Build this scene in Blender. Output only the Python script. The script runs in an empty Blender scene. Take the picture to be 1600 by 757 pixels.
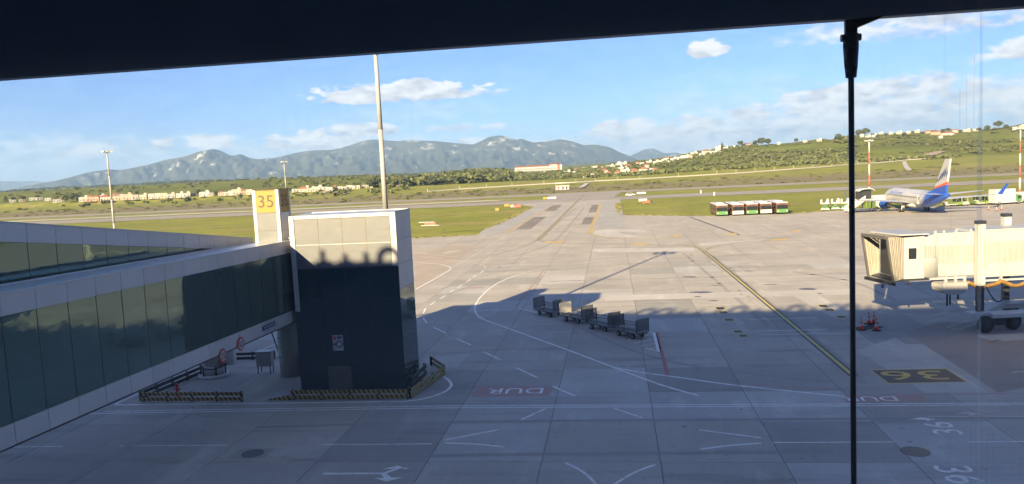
import bpy, math, random
import numpy as np
from mathutils import Matrix, Vector
random.seed(7); rng = np.random.default_rng(7)
scene = bpy.context.scene
col = scene.collection
R = math.radians

# ------------------------------------------------------------------ camera
FPX, PITCH, ROLL, EYE = 1200.0, R(5.45), R(2.8), 15.0
_s, _c = math.sin(ROLL), math.cos(ROLL)
r0 = np.array([1, 0, 0.]); u0 = np.array([0, math.sin(PITCH), math.cos(PITCH)]); fw = np.array([0, math.cos(PITCH), -math.sin(PITCH)])
CR = _c * r0 - _s * u0; CU = _s * r0 + _c * u0
cam = bpy.data.cameras.new('camera'); camo = bpy.data.objects.new('camera', cam); col.objects.link(camo)
cam.sensor_width = 36; cam.lens = 36 * FPX / 1600; cam.clip_start = 0.05; cam.clip_end = 60000
camo.matrix_world = Matrix(((CR[0], CU[0], -fw[0], 0), (CR[1], CU[1], -fw[1], 0), (CR[2], CU[2], -fw[2], EYE), (0, 0, 0, 1)))
scene.camera = camo

# ------------------------------------------------------------------ light, sky, exposure
SUN_EL = R(18.4); SHX, SHY = 0.4645, 0.8856            # shadows run towards (SHX, SHY)
sun = bpy.data.lights.new('sun', 'SUN'); suno = bpy.data.objects.new('sun', sun); col.objects.link(suno)
sun.energy = 5.0; sun.angle = R(0.53); sun.color = (1.0, 0.725, 0.385)
ldir = Vector((SHX * math.cos(SUN_EL), SHY * math.cos(SUN_EL), -math.sin(SUN_EL)))
suno.rotation_euler = ldir.to_track_quat('-Z', 'Y').to_euler(); suno.location = (-40, -80, 60)
SKY_STRENGTH = 0.06
scene.view_settings.view_transform = 'Standard'; scene.view_settings.look = 'None'
scene.view_settings.exposure = 2.25; scene.view_settings.gamma = 1.0
scene.view_settings.use_curve_mapping = False
scene.render.engine = 'CYCLES'
cy = scene.cycles
cy.use_denoising = True; cy.use_adaptive_sampling = True; cy.adaptive_threshold = .02; cy.max_bounces = 5; cy.diffuse_bounces = 2; cy.glossy_bounces = 3; cy.transmission_bounces = 4
cy.transparent_max_bounces = 12; cy.volume_bounces = 1; cy.sample_clamp_indirect = 6.0

world = bpy.data.worlds.new('World'); scene.world = world; world.use_nodes = True
def build_world():
    nt = world.node_tree; N = nt.nodes; L = nt.links; N.clear()
    out = N.new('ShaderNodeOutputWorld'); bg = N.new('ShaderNodeBackground'); bg.inputs['Strength'].default_value = SKY_STRENGTH
    sky = N.new('ShaderNodeTexSky'); sky.sky_type = 'NISHITA'; sky.sun_disc = False
    sky.sun_elevation = SUN_EL; sky.sun_rotation = math.atan2(-SHX, -SHY)
    sky.air_density = 1.0; sky.dust_density = 0.15; sky.ozone_density = 3.0; sky.altitude = 100
    tc = N.new('ShaderNodeTexCoord'); sep = N.new('ShaderNodeSeparateXYZ'); L.new(tc.outputs['Generated'], sep.inputs[0])
    def M(op, a, b=None, c=None, clamp=False):
        n = N.new('ShaderNodeMath'); n.operation = op; n.use_clamp = clamp
        for i, x in enumerate((a, b, c)):
            if x is None: continue
            if isinstance(x, (int, float)): n.inputs[i].default_value = x
            else: L.new(x, n.inputs[i])
        return n.outputs[0]
    az = M('ARCTAN2', sep.outputs[0], sep.outputs[1]); el = M('ARCSINE', sep.outputs[2])
    com = N.new('ShaderNodeCombineXYZ'); L.new(az, com.inputs[0]); L.new(M('MULTIPLY', el, 2.2), com.inputs[1])
    def noise(scale, det, rough=0.6, off=0.0):
        n = N.new('ShaderNodeTexNoise'); n.inputs['Scale'].default_value = scale; n.inputs['Detail'].default_value = det
        n.inputs['Roughness'].default_value = rough
        v = N.new('ShaderNodeVectorMath'); v.operation = 'ADD'; v.inputs[1].default_value = (off, off * 1.7, off * .3); L.new(com.outputs[0], v.inputs[0])
        L.new(v.outputs[0], n.inputs['Vector']); return n.outputs['Fac']
    nb = noise(14, 5, 0.62); nf = noise(55, 4, 0.6, 3.1)
    wob = M('ADD', M('MULTIPLY', M('SUBTRACT', nb, 0.47), 4.6), M('MULTIPLY', M('SUBTRACT', nf, 0.5), 2.6))
    dens = None; base = None
    def cloud(px, py, w, h, amt, soft=0.55, puff=1.0):
        """an elongated cloud at a direction of the sky; widths in degrees"""
        nonlocal dens, base
        d = (px - 800) / FPX * CR + (378.5 - py) / FPX * CU + fw; d = d / np.linalg.norm(d)
        a0, e0 = math.atan2(d[0], d[1]), math.asin(d[2])
        x = M('DIVIDE', M('SUBTRACT', az, a0), R(w)); y = M('DIVIDE', M('SUBTRACT', el, e0), R(h))
        yy = M('MULTIPLY', y, M('ADD', 1.0, M('MULTIPLY', M('LESS_THAN', y, 0.0), 0.7)))
        r2 = M('ADD', M('MULTIPLY', x, x), M('MULTIPLY', yy, yy))
        f = M('SUBTRACT', M('ADD', 1.0, M('MULTIPLY', wob, puff)), r2)
        f = M('MULTIPLY', M('DIVIDE', f, soft, clamp=True), min(1.0, amt * 1.25))
        sh = M('MULTIPLY', M('MULTIPLY_ADD', y, 0.6, 0.75, clamp=True), f)
        dens = f if dens is None else M('MAXIMUM', dens, f)
        base = sh if base is None else M('MAXIMUM', base, sh)
    cloud(575, 152, 4.2, 0.95, 0.9, .5); cloud(650, 146, 5.6, 0.85, 0.9, .5); cloud(720, 146, 3.4, .5, .7, .7); cloud(640, 180, 9.0, 1.3, 0.30, 1.6, .7)
    cloud(440, 226, 1.5, 0.9, 0.9, .5); cloud(475, 220, 1.9, 1.0, 0.95, .5); cloud(520, 232, 3.8, 1.0, 0.8, .7); cloud(560, 205, 3.0, 0.6, 0.75, .7)
    cloud(720, 202, 4.2, 0.42, 0.6, .8); cloud(745, 224, 2.2, 0.45, 0.8, .7); cloud(640, 222, 5.0, .7, .4, 1.2, .8)
    cloud(255, 228, 1.1, 0.6, 0.75, .7); cloud(325, 230, 1.8, 0.8, 0.75, .7); cloud(105, 240, 1.4, 0.55, 0.6, .8); cloud(150, 236, 1.3, .6, .6, .8)
    cloud(60, 255, 8.0, 2.2, 0.5, 1.4, .7); cloud(250, 250, 9.0, 1.9, 0.48, 1.4, .7); cloud(430, 245, 5.0, 1.2, .40, 1.4, .7)
    cloud(1108, 80, 1.3, 0.75, 0.9, .5); cloud(1335, 150, 6.0, 0.8, 0.9, .6); cloud(1420, 172, 12.0, 2.2, 0.95, .8, .7); cloud(1455, 140, 1.5, .55, .9, .5)
    cloud(1290, 192, 12.0, 2.0, 0.95, .8, .7); cloud(1080, 208, 9.0, 1.5, 0.9, .8, .8); cloud(950, 208, 2.4, 0.8, 0.8, .7); cloud(1050, 234, 14.0, 2.2, 0.85, 1.1, .6)
    cloud(1560, 172, 9.0, 2.6, 0.9, 1.1, .8); cloud(1590, 85, 2.6, .9, .8, .8); cloud(1545, 92, 1.6, .6, .6, .9); cloud(1430, 42, 9.0, 1.4, 0.75, 1.2, .9); cloud(1150, 170, 12.0, 3.0, .35, 1.6, .6)
    # the same broken cloud goes on all round the horizon and overhead
    gen = noise(2.6, 5, 0.6, 9.3)
    side = M('SUBTRACT', M('ABSOLUTE', az), 0.72, clamp=False)
    out_of_view = M('MAXIMUM', M('MULTIPLY', side, 6.0), M('MULTIPLY', M('SUBTRACT', el, 0.30), 6.0), clamp=True)
    g = M('MULTIPLY', M('MULTIPLY', M('SUBTRACT', gen, 0.52), 5.0, clamp=True), M('MULTIPLY', out_of_view, 0.6))
    dens = M('MAXIMUM', dens, g); base = M('MAXIMUM', base, M('MULTIPLY', g, 0.6))
    base = M('MAXIMUM', base, .055); dens = M('MAXIMUM', dens, .11)      # a thin high veil over the whole sky
    shade = M('DIVIDE', base, M('MAXIMUM', dens, 0.001), clamp=True)
    nm = noise(30, 4, 0.6, 5.7); shade = M('ADD', M('ADD', M('MULTIPLY', shade, 0.62), M('MULTIPLY', M('SUBTRACT', nm, 0.47), 2.6)), M('MULTIPLY', M('SUBTRACT', nf, 0.46), 1.6), clamp=True)
    cm = N.new('ShaderNodeMix'); cm.data_type = 'RGBA'; L.new(shade, cm.inputs['Factor'])
    cm.inputs['A'].default_value = (2.35, 2.45, 2.7, 1); cm.inputs['B'].default_value = (4.9, 4.6, 4.3, 1)
    mx = N.new('ShaderNodeMix'); mx.data_type = 'RGBA'; L.new(dens, mx.inputs['Factor']); tn = N.new('ShaderNodeMix'); tn.data_type = 'RGBA'; tn.blend_type = 'MULTIPLY'; tn.inputs['Factor'].default_value = 1; tn.inputs['B'].default_value = (.375, .47, .70, 1); L.new(sky.outputs[0], tn.inputs['A']); L.new(tn.outputs['Result'], mx.inputs['A']); L.new(cm.outputs['Result'], mx.inputs['B'])
    L.new(mx.outputs['Result'], bg.inputs['Color']); L.new(bg.outputs[0], out.inputs[0])
build_world()
world.cycles.sampling_method = 'MANUAL'; world.cycles.sample_map_resolution = 256

# ------------------------------------------------------------------ survey helpers (ground points, apron axes)
def ray(px, py): return (px - 800) / FPX * CR + (378.5 - py) / FPX * CU + fw
def G(px, py, z=0.0):
    d = ray(px, py); t = (z - EYE) / d[2]; return Vector((d[0] * t, d[1] * t, z))
def at(px, py, Y):
    d = ray(px, py); t = Y / d[1]; return Vector((d[0] * t, Y, EYE + d[2] * t))
TH = R(-7.7); AX = Vector((math.cos(TH), math.sin(TH))); BX = Vector((-math.sin(TH), math.cos(TH)))
def T(a, b, z=0.0): return Vector((a * AX.x + b * BX.x, a * AX.y + b * BX.y, z))
def ab(p): return (p[0] * AX.x + p[1] * AX.y, p[0] * BX.x + p[1] * BX.y)

# ------------------------------------------------------------------ mesh builder
class MB:
    def __init__(s): s.v = []; s.f = []; s.sm = []
    def add(s, vs, fs, smooth=False):
        o = len(s.v); s.v += [tuple(p) for p in vs]; s.f += [tuple(i + o for i in f) for f in fs]; s.sm += [smooth] * len(fs); return s
    def box(s, x0, x1, y0, y1, z0, z1):
        vs = [(x, y, z) for z in (z0, z1) for y in (y0, y1) for x in (x0, x1)]
        return s.add(vs, [(0, 2, 3, 1), (4, 5, 7, 6), (0, 1, 5, 4), (2, 6, 7, 3), (0, 4, 6, 2), (1, 3, 7, 5)])
    def cbox(s, x0, x1, y0, y1, z0, z1, c=0.03):
        """box with all upright edges and the top rim chamfered"""
        def ring(z, i): return [(x0 + c + i, y0 + i, z), (x1 - c - i, y0 + i, z), (x1 - i, y0 + c + i, z), (x1 - i, y1 - c - i, z), (x1 - c - i, y1 - i, z), (x0 + c + i, y1 - i, z), (x0 + i, y1 - c - i, z), (x0 + i, y0 + c + i, z)]
        vs = ring(z0, 0) + ring(z1 - c, 0) + ring(z1, c); fs = [tuple(range(7, -1, -1)), tuple(range(16, 24))]
        for k in (0, 8): fs += [(k + i, k + (i + 1) % 8, k + 8 + (i + 1) % 8, k + 8 + i) for i in range(8)]
        return s.add(vs, fs)
    def cyl(s, p0, p1, r0_, r1_=None, n=12, smooth=True, caps=True):
        r1_ = r0_ if r1_ is None else r1_; p0 = Vector(p0); p1 = Vector(p1); d = (p1 - p0).normalized()
        a = d.orthogonal().normalized(); b = d.cross(a)
        vs = [p0 + (a * math.cos(2 * math.pi * i / n) + b * math.sin(2 * math.pi * i / n)) * r0_ for i in range(n)] + [p1 + (a * math.cos(2 * math.pi * i / n) + b * math.sin(2 * math.pi * i / n)) * r1_ for i in range(n)]
        s.add(vs, [(i, (i + 1) % n, n + (i + 1) % n, n + i) for i in range(n)], smooth)
        if caps:
            o = len(s.v) - 2 * n; s.f += [tuple(o + i for i in range(n - 1, -1, -1)), tuple(o + n + i for i in range(n))]; s.sm += [False, False]
        return s
    def bar(s, p0, p1, w, h=None):
        h = w if h is None else h; p0 = Vector(p0); p1 = Vector(p1); d = (p1 - p0).normalized()
        side = d.cross(Vector((0, 0, 1)))
        if side.length < 1e-3: side = Vector((1, 0, 0))
        side.normalize(); up = side.cross(d); side *= w / 2; up *= h / 2
        vs = [p0 - side - up, p0 + side - up, p0 + side + up, p0 - side + up, p1 - side - up, p1 + side - up, p1 + side + up, p1 - side + up]
        return s.add(vs, [(0, 1, 2, 3), (7, 6, 5, 4), (0, 4, 5, 1), (1, 5, 6, 2), (2, 6, 7, 3), (3, 7, 4, 0)])
    def loft(s, rings, smooth=True, caps=True):
        n = len(rings[0]); vs = [p for r in rings for p in r]; fs = []
        for k in range(len(rings) - 1): fs += [(k * n + i, k * n + (i + 1) % n, (k + 1) * n + (i + 1) % n, (k + 1) * n + i) for i in range(n)]
        s.add(vs, fs, smooth)
        if caps:
            o = len(s.v) - len(vs); s.f += [tuple(o + i for i in range(n - 1, -1, -1)), tuple(o + (len(rings) - 1) * n + i for i in range(n))]; s.sm += [False, False]
        return s
    def tube(s, pts, r, n=8, ridge=0.0):
        pts = [Vector(p) for p in pts]; rings = []
        for i, p in enumerate(pts):
            d = (pts[min(i + 1, len(pts) - 1)] - pts[max(i - 1, 0)]).normalized(); a = d.cross(Vector((0.03, 0.02, 1))).normalized(); b = a.cross(d)
            rr = r * (1 + (ridge if i % 2 else -ridge)); rings.append([p + (a * math.cos(2 * math.pi * k / n) + b * math.sin(2 * math.pi * k / n)) * rr for k in range(n)])
        return s.loft(rings)
    def poly(s, pts): return s.add(pts, [tuple(range(len(pts)))])
    def prism(s, pts, z0, z1):
        n = len(pts); vs = [(p[0], p[1], z0) for p in pts] + [(p[0], p[1], z1) for p in pts]
        return s.add(vs, [tuple(range(n - 1, -1, -1)), tuple(range(n, 2 * n))] + [(i, (i + 1) % n, n + (i + 1) % n, n + i) for i in range(n)])
    def xform(s, m): s.v = [tuple(m @ Vector(p)) for p in s.v]; return s
    def mesh(s, name, mat):
        me = bpy.data.meshes.new(name); me.from_pydata(s.v, [], s.f); me.polygons.foreach_set('use_smooth', s.sm)
        if mat is not None: me.materials.append(mat)
        me.update(); return me
    def build(s, name, mat, parent=None, loc=(0, 0, 0), rz=0.0): return link(name, s.mesh(name, mat), parent, loc, rz)
def link(name, me, parent=None, loc=(0, 0, 0), rz=0.0):
    o = bpy.data.objects.new(name, me); col.objects.link(o); o.location = loc; o.rotation_euler = (0, 0, rz)
    if parent is not None: o.parent = parent
    return o
def tag(o, label=None, cat=None, group=None, kind=None):
    if label: o['label'] = label
    if cat: o['category'] = cat
    if group: o['group'] = group
    if kind: o['kind'] = kind
    return o
def thing(name, label, cat, loc=(0, 0, 0), rz=0.0, group=None):
    o = bpy.data.objects.new(name, None); col.objects.link(o); o.location = loc; o.rotation_euler = (0, 0, rz); o.empty_display_size = .3
    return tag(o, label, cat, group)
def copy_tree(o, parent=None):
    c = o.copy(); col.objects.link(c)
    if parent is not None: c.parent = parent
    for ch in list(o.children): copy_tree(ch, c)
    return c
ORD = 'first second third fourth fifth sixth seventh eighth ninth tenth eleventh twelfth thirteenth fourteenth fifteenth sixteenth seventeenth eighteenth nineteenth twentieth'.split()
def ordinal(i):
    if i < 20: return ORD[i]
    tens = {20: 'twenty', 30: 'thirty', 40: 'forty', 50: 'fifty', 60: 'sixty'}; n = i + 1; t = n // 10 * 10
    return tens[t] + '-' + ORD[n - t - 1] if n != t else {30: 'thirtieth', 40: 'fortieth', 50: 'fiftieth', 60: 'sixtieth', 20: 'twentieth'}[t]

# ------------------------------------------------------------------ materials
MATS = {}
def mat(name, c, rough=0.6, metal=0.0, var=0.12, scale=1.2, bump=0.0, bscale=8.0, c2=None, coord='Object', rnd=0.0, spec=0.5, stretch=None, thr=None):
    """procedural material: colour wanders between c and c2 (or c darkened) with noise, fine bump"""
    if name in MATS: return MATS[name]
    m = bpy.data.materials.new(name); m.use_nodes = True; MATS[name] = m
    nt = m.node_tree; N = nt.nodes; L = nt.links; b = N['Principled BSDF']
    b.inputs['Roughness'].default_value = rough; b.inputs['Metallic'].default_value = metal; b.inputs['Specular IOR Level'].default_value = spec
    if coord == 'World': vec = N.new('ShaderNodeNewGeometry').outputs['Position']
    else: vec = N.new('ShaderNodeTexCoord').outputs['Object']
    if stretch:
        mp = N.new('ShaderNodeMapping'); mp.inputs['Scale'].default_value = stretch; L.new(vec, mp.inputs[0]); vec2 = mp.outputs[0]
    else: vec2 = vec
    no = N.new('ShaderNodeTexNoise'); no.inputs['Scale'].default_value = scale; no.inputs['Detail'].default_value = 6; no.inputs['Roughness'].default_value = .65; L.new(vec2, no.inputs['Vector'])
    ra = N.new('ShaderNodeValToRGB'); L.new(no.outputs['Fac'], ra.inputs[0])
    lo, hi = thr if thr else (0.3, 0.7)
    ra.color_ramp.elements[0].position = lo; ra.color_ramp.elements[1].position = hi
    c2 = c2 or tuple(x * (1 - 2 * var) for x in c)
    ra.color_ramp.elements[0].color = (*c2, 1); ra.color_ramp.elements[1].color = (*c, 1)
    colr = ra.outputs[0]
    if rnd:
        oi = N.new('ShaderNodeObjectInfo'); mr = N.new('ShaderNodeMapRange'); mr.inputs[3].default_value = 1 - rnd; mr.inputs[4].default_value = 1 + rnd; L.new(oi.outputs['Random'], mr.inputs[0])
        hs = N.new('ShaderNodeHueSaturation'); L.new(mr.outputs[0], hs.inputs['Value']); L.new(colr, hs.inputs['Color']); colr = hs.outputs[0]
    L.new(colr, b.inputs['Base Color'])
    if bump:
        n2 = N.new('ShaderNodeTexNoise'); n2.inputs['Scale'].default_value = bscale; n2.inputs['Detail'].default_value = 5; L.new(vec, n2.inputs['Vector'])
        bu = N.new('ShaderNodeBump'); bu.inputs['Strength'].default_value = bump; L.new(n2.outputs['Fac'], bu.inputs['Height']); L.new(bu.outputs[0], b.inputs['Normal'])
    return m
def concrete_mat(name, c, dark, rnd, bumpy=0.15):
    m = bpy.data.materials.new(name); m.use_nodes = True; nt = m.node_tree; N = nt.nodes; L = nt.links; b = N['Principled BSDF']
    b.inputs['Roughness'].default_value = .85; b.inputs['Specular IOR Level'].default_value = .25
    pos = N.new('ShaderNodeNewGeometry').outputs['Position']
    rot = N.new('ShaderNodeMapping'); rot.inputs['Rotation'].default_value = (0, 0, -TH); L.new(pos, rot.inputs[0])
    def ns(sc, det, st=(1, 1, 1), off=0):
        mp = N.new('ShaderNodeMapping'); mp.inputs['Scale'].default_value = st; mp.inputs['Location'].default_value = (off, off, 0); L.new(rot.outputs[0], mp.inputs[0])
        n = N.new('ShaderNodeTexNoise'); n.inputs['Scale'].default_value = sc; n.inputs['Detail'].default_value = det; n.inputs['Roughness'].default_value = .68; L.new(mp.outputs[0], n.inputs['Vector']); return n.outputs['Fac']
    def mixc(f, A, B, lo, hi):
        mr = N.new('ShaderNodeMapRange'); mr.inputs[1].default_value = lo; mr.inputs[2].default_value = hi; L.new(f, mr.inputs[0])
        mx = N.new('ShaderNodeMix'); mx.data_type = 'RGBA'; L.new(mr.outputs[0], mx.inputs['Factor'])
        for s_, x in (('A', A), ('B', B)):
            if isinstance(x, tuple): mx.inputs[s_].default_value = (*x, 1)
            else: L.new(x, mx.inputs[s_])
        return mx.outputs['Result']
    k = mixc(ns(.09, 6), dark, c, .30, .62)                                   # broad weathering
    k = mixc(ns(.5, 7, (.12, 1, 1), 5), k, tuple(x * .66 for x in dark), .54, .78)   # streaks worn by wheels along the stand
    k = mixc(ns(.35, 6, (1, .35, 1), 11), k, tuple(min(1, x * 1.2) for x in c), .54, .74)
    k = mixc(ns(2.2, 8, (1, 1, 1), 3), k, tuple(x * .62 for x in dark), .58, .78)  # small stains
    if rnd:
        oi = N.new('ShaderNodeObjectInfo'); mr = N.new('ShaderNodeMapRange'); mr.inputs[3].default_value = 1 - rnd; mr.inputs[4].default_value = 1 + rnd; L.new(oi.outputs['Random'], mr.inputs[0])
        hs = N.new('ShaderNodeHueSaturation'); L.new(mr.outputs[0], hs.inputs['Value']); L.new(k, hs.inputs['Color']); k = hs.outputs[0]
    L.new(k, b.inputs['Base Color'])
    bu = N.new('ShaderNodeBump'); bu.inputs['Strength'].default_value = bumpy; bu.inputs['Distance'].default_value = .02; L.new(ns(9, 6), bu.inputs['Height']); L.new(bu.outputs[0], b.inputs['Normal'])
    MATS[name] = m; return m
def grass_mat(name):
    m = bpy.data.materials.new(name); m.use_nodes = True; nt = m.node_tree; N = nt.nodes; L = nt.links; b = N['Principled BSDF']
    b.inputs['Roughness'].default_value = .95; b.inputs['Specular IOR Level'].default_value = .1
    pos = N.new('ShaderNodeNewGeometry').outputs['Position']
    rot = N.new('ShaderNodeMapping'); rot.inputs['Rotation'].default_value = (0, 0, -TH); L.new(pos, rot.inputs[0])
    def ns(sc, det, st=(1, 1, 1), off=0, rough=.65):
        mp = N.new('ShaderNodeMapping'); mp.inputs['Scale'].default_value = st; mp.inputs['Location'].default_value = (off, off, 0); L.new(rot.outputs[0], mp.inputs[0])
        n = N.new('ShaderNodeTexNoise'); n.inputs['Scale'].default_value = sc; n.inputs['Detail'].default_value = det; n.inputs['Roughness'].default_value = rough; L.new(mp.outputs[0], n.inputs['Vector']); return n.outputs['Fac']
    def mixc(f, A, B, lo, hi):
        mr = N.new('ShaderNodeMapRange'); mr.inputs[1].default_value = lo; mr.inputs[2].default_value = hi; L.new(f, mr.inputs[0])
        mx = N.new('ShaderNodeMix'); mx.data_type = 'RGBA'; L.new(mr.outputs[0], mx.inputs['Factor'])
        for s_, x in (('A', A), ('B', B)):
            if isinstance(x, tuple): mx.inputs[s_].default_value = (*x, 1)
            else: L.new(x, mx.inputs[s_])
        return mx.outputs['Result']
    k = mixc(ns(.03, 6), (.185, .205, .036), (.255, .27, .046), .35, .65)
    k = mixc(ns(.02, 7, (1, 1.6, 1), 40), k, (.30, .235, .10), .50, .66)       # dry, yellowed ground
    k = mixc(ns(.16, 9, (.3, 1, 1), 7, .75), k, (.125, .13, .03), .50, .64)      # tufts
    k = mixc(ns(.42, 8, (.4, 1, 1), 17, .75), k, (.36, .33, .11), .53, .68)
    # rough brown ground on the far side of the runway, before the perimeter road
    sp = N.new('ShaderNodeSeparateXYZ'); L.new(rot.outputs[0], sp.inputs[0])
    band = N.new('ShaderNodeMapRange'); band.inputs[1].default_value = 433; band.inputs[2].default_value = 446; L.new(sp.outputs[1], band.inputs[0])
    band2 = N.new('ShaderNodeMapRange'); band2.inputs[1].default_value = 560; band2.inputs[2].default_value = 505; L.new(sp.outputs[1], band2.inputs[0])
    mm = N.new('ShaderNodeMath'); mm.operation = 'MULTIPLY'; L.new(band.outputs[0], mm.inputs[0]); L.new(band2.outputs[0], mm.inputs[1])
    m2 = N.new('ShaderNodeMath'); m2.operation = 'MULTIPLY'; L.new(mm.outputs[0], m2.inputs[0])
    nn = N.new('ShaderNodeMapRange'); nn.inputs[1].default_value = .3; nn.inputs[2].default_value = .52; L.new(ns(.05, 6, (.4, 1, 1), 23), nn.inputs[0]); L.new(nn.outputs[0], m2.inputs[1])
    k = mixc(m2.outputs[0], k, (.20, .165, .105), 0, 1)
    # scrub, bare slopes and greener terraces on the hill beyond
    far = N.new('ShaderNodeMapRange'); far.inputs[1].default_value = 700; far.inputs[2].default_value = 740; L.new(sp.outputs[1], far.inputs[0])
    h = mixc(ns(.012, 8, (1, 1, 1), 60), (.105, .12, .024), (.18, .20, .032), .38, .62)
    h = mixc(ns(.02, 7, (1, 1, 1), 80), h, (.20, .16, .10), .62, .74)
    h = mixc(ns(.09, 8, (1, 1, 1), 90), h, (.08, .088, .032), .52, .66)
    k = mixc(far.outputs[0], k, h, 0, 1)
    L.new(k, b.inputs['Base Color'])
    bu = N.new('ShaderNodeBump'); bu.inputs['Strength'].default_value = .9; bu.inputs['Distance'].default_value = .35; L.new(ns(.9, 8, (.6, 1, 1)), bu.inputs['Height']); L.new(bu.outputs[0], b.inputs['Normal'])
    MATS[name] = m; return m
def stripe_mat(name, c1, c2, period, slant=0.6):
    m = bpy.data.materials.new(name); m.use_nodes = True; nt = m.node_tree; N = nt.nodes; L = nt.links; b = N['Principled BSDF']; b.inputs['Roughness'].default_value = .55
    tc = N.new('ShaderNodeTexCoord'); sp = N.new('ShaderNodeSeparateXYZ'); L.new(tc.outputs['Object'], sp.inputs[0])
    a = N.new('ShaderNodeMath'); a.operation = 'MULTIPLY_ADD'; L.new(sp.outputs[2], a.inputs[0]); a.inputs[1].default_value = slant; L.new(sp.outputs[0], a.inputs[2])
    d = N.new('ShaderNodeMath'); d.operation = 'DIVIDE'; L.new(a.outputs[0], d.inputs[0]); d.inputs[1].default_value = period
    f = N.new('ShaderNodeMath'); f.operation = 'FRACT'; L.new(d.outputs[0], f.inputs[0])
    g = N.new('ShaderNodeMath'); g.operation = 'GREATER_THAN'; L.new(f.outputs[0], g.inputs[0]); g.inputs[1].default_value = .5
    no = N.new('ShaderNodeTexNoise'); no.inputs['Scale'].default_value = 6; no.inputs['Detail'].default_value = 6; L.new(tc.outputs['Object'], no.inputs['Vector'])
    mx = N.new('ShaderNodeMix'); mx.data_type = 'RGBA'; mx.inputs['A'].default_value = (*c1, 1); mx.inputs['B'].default_value = (*c2, 1); L.new(g.outputs[0], mx.inputs['Factor'])
    m2 = N.new('ShaderNodeMix'); m2.data_type = 'RGBA'; m2.inputs['B'].default_value = (.10, .09, .07, 1); L.new(mx.outputs['Result'], m2.inputs['A'])
    mr = N.new('ShaderNodeMapRange'); mr.inputs[1].default_value = .5; mr.inputs[2].default_value = .75; mr.inputs[4].default_value = .7; L.new(no.outputs['Fac'], mr.inputs[0]); L.new(mr.outputs[0], m2.inputs['Factor'])
    L.new(m2.outputs['Result'], b.inputs['Base Color']); MATS[name] = m; return m
def glass_mat(name, c, rough=0.03, metal=0.55, wav=0.02):
    """coated facade glass: dark, mirror-like, slightly wavy"""
    m = bpy.data.materials.new(name); m.use_nodes = True; nt = m.node_tree; N = nt.nodes; L = nt.links; b = N['Principled BSDF']
    b.inputs['Base Color'].default_value = (*c, 1); b.inputs['Roughness'].default_value = rough; b.inputs['Metallic'].default_value = metal; b.inputs['Specular IOR Level'].default_value = .6
    pos = N.new('ShaderNodeNewGeometry').outputs['Position']; no = N.new('ShaderNodeTexNoise'); no.inputs['Scale'].default_value = .55; no.inputs['Detail'].default_value = 3; L.new(pos, no.inputs['Vector'])
    bu = N.new('ShaderNodeBump'); bu.inputs['Strength'].default_value = 1.0; bu.inputs['Distance'].default_value = wav; L.new(no.outputs['Fac'], bu.inputs['Height']); L.new(bu.outputs[0], b.inputs['Normal'])
    n2 = N.new('ShaderNodeTexNoise'); n2.inputs['Scale'].default_value = 3; n2.inputs['Detail'].default_value = 6; L.new(pos, n2.inputs['Vector'])
    mr = N.new('ShaderNodeMapRange'); mr.inputs[1].default_value = .45; mr.inputs[2].default_value = .8; mr.inputs[3].default_value = rough; mr.inputs[4].default_value = rough + .12; L.new(n2.outputs['Fac'], mr.inputs[0]); L.new(mr.outputs[0], b.inputs['Roughness'])
    MATS[name] = m; return m
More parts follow.
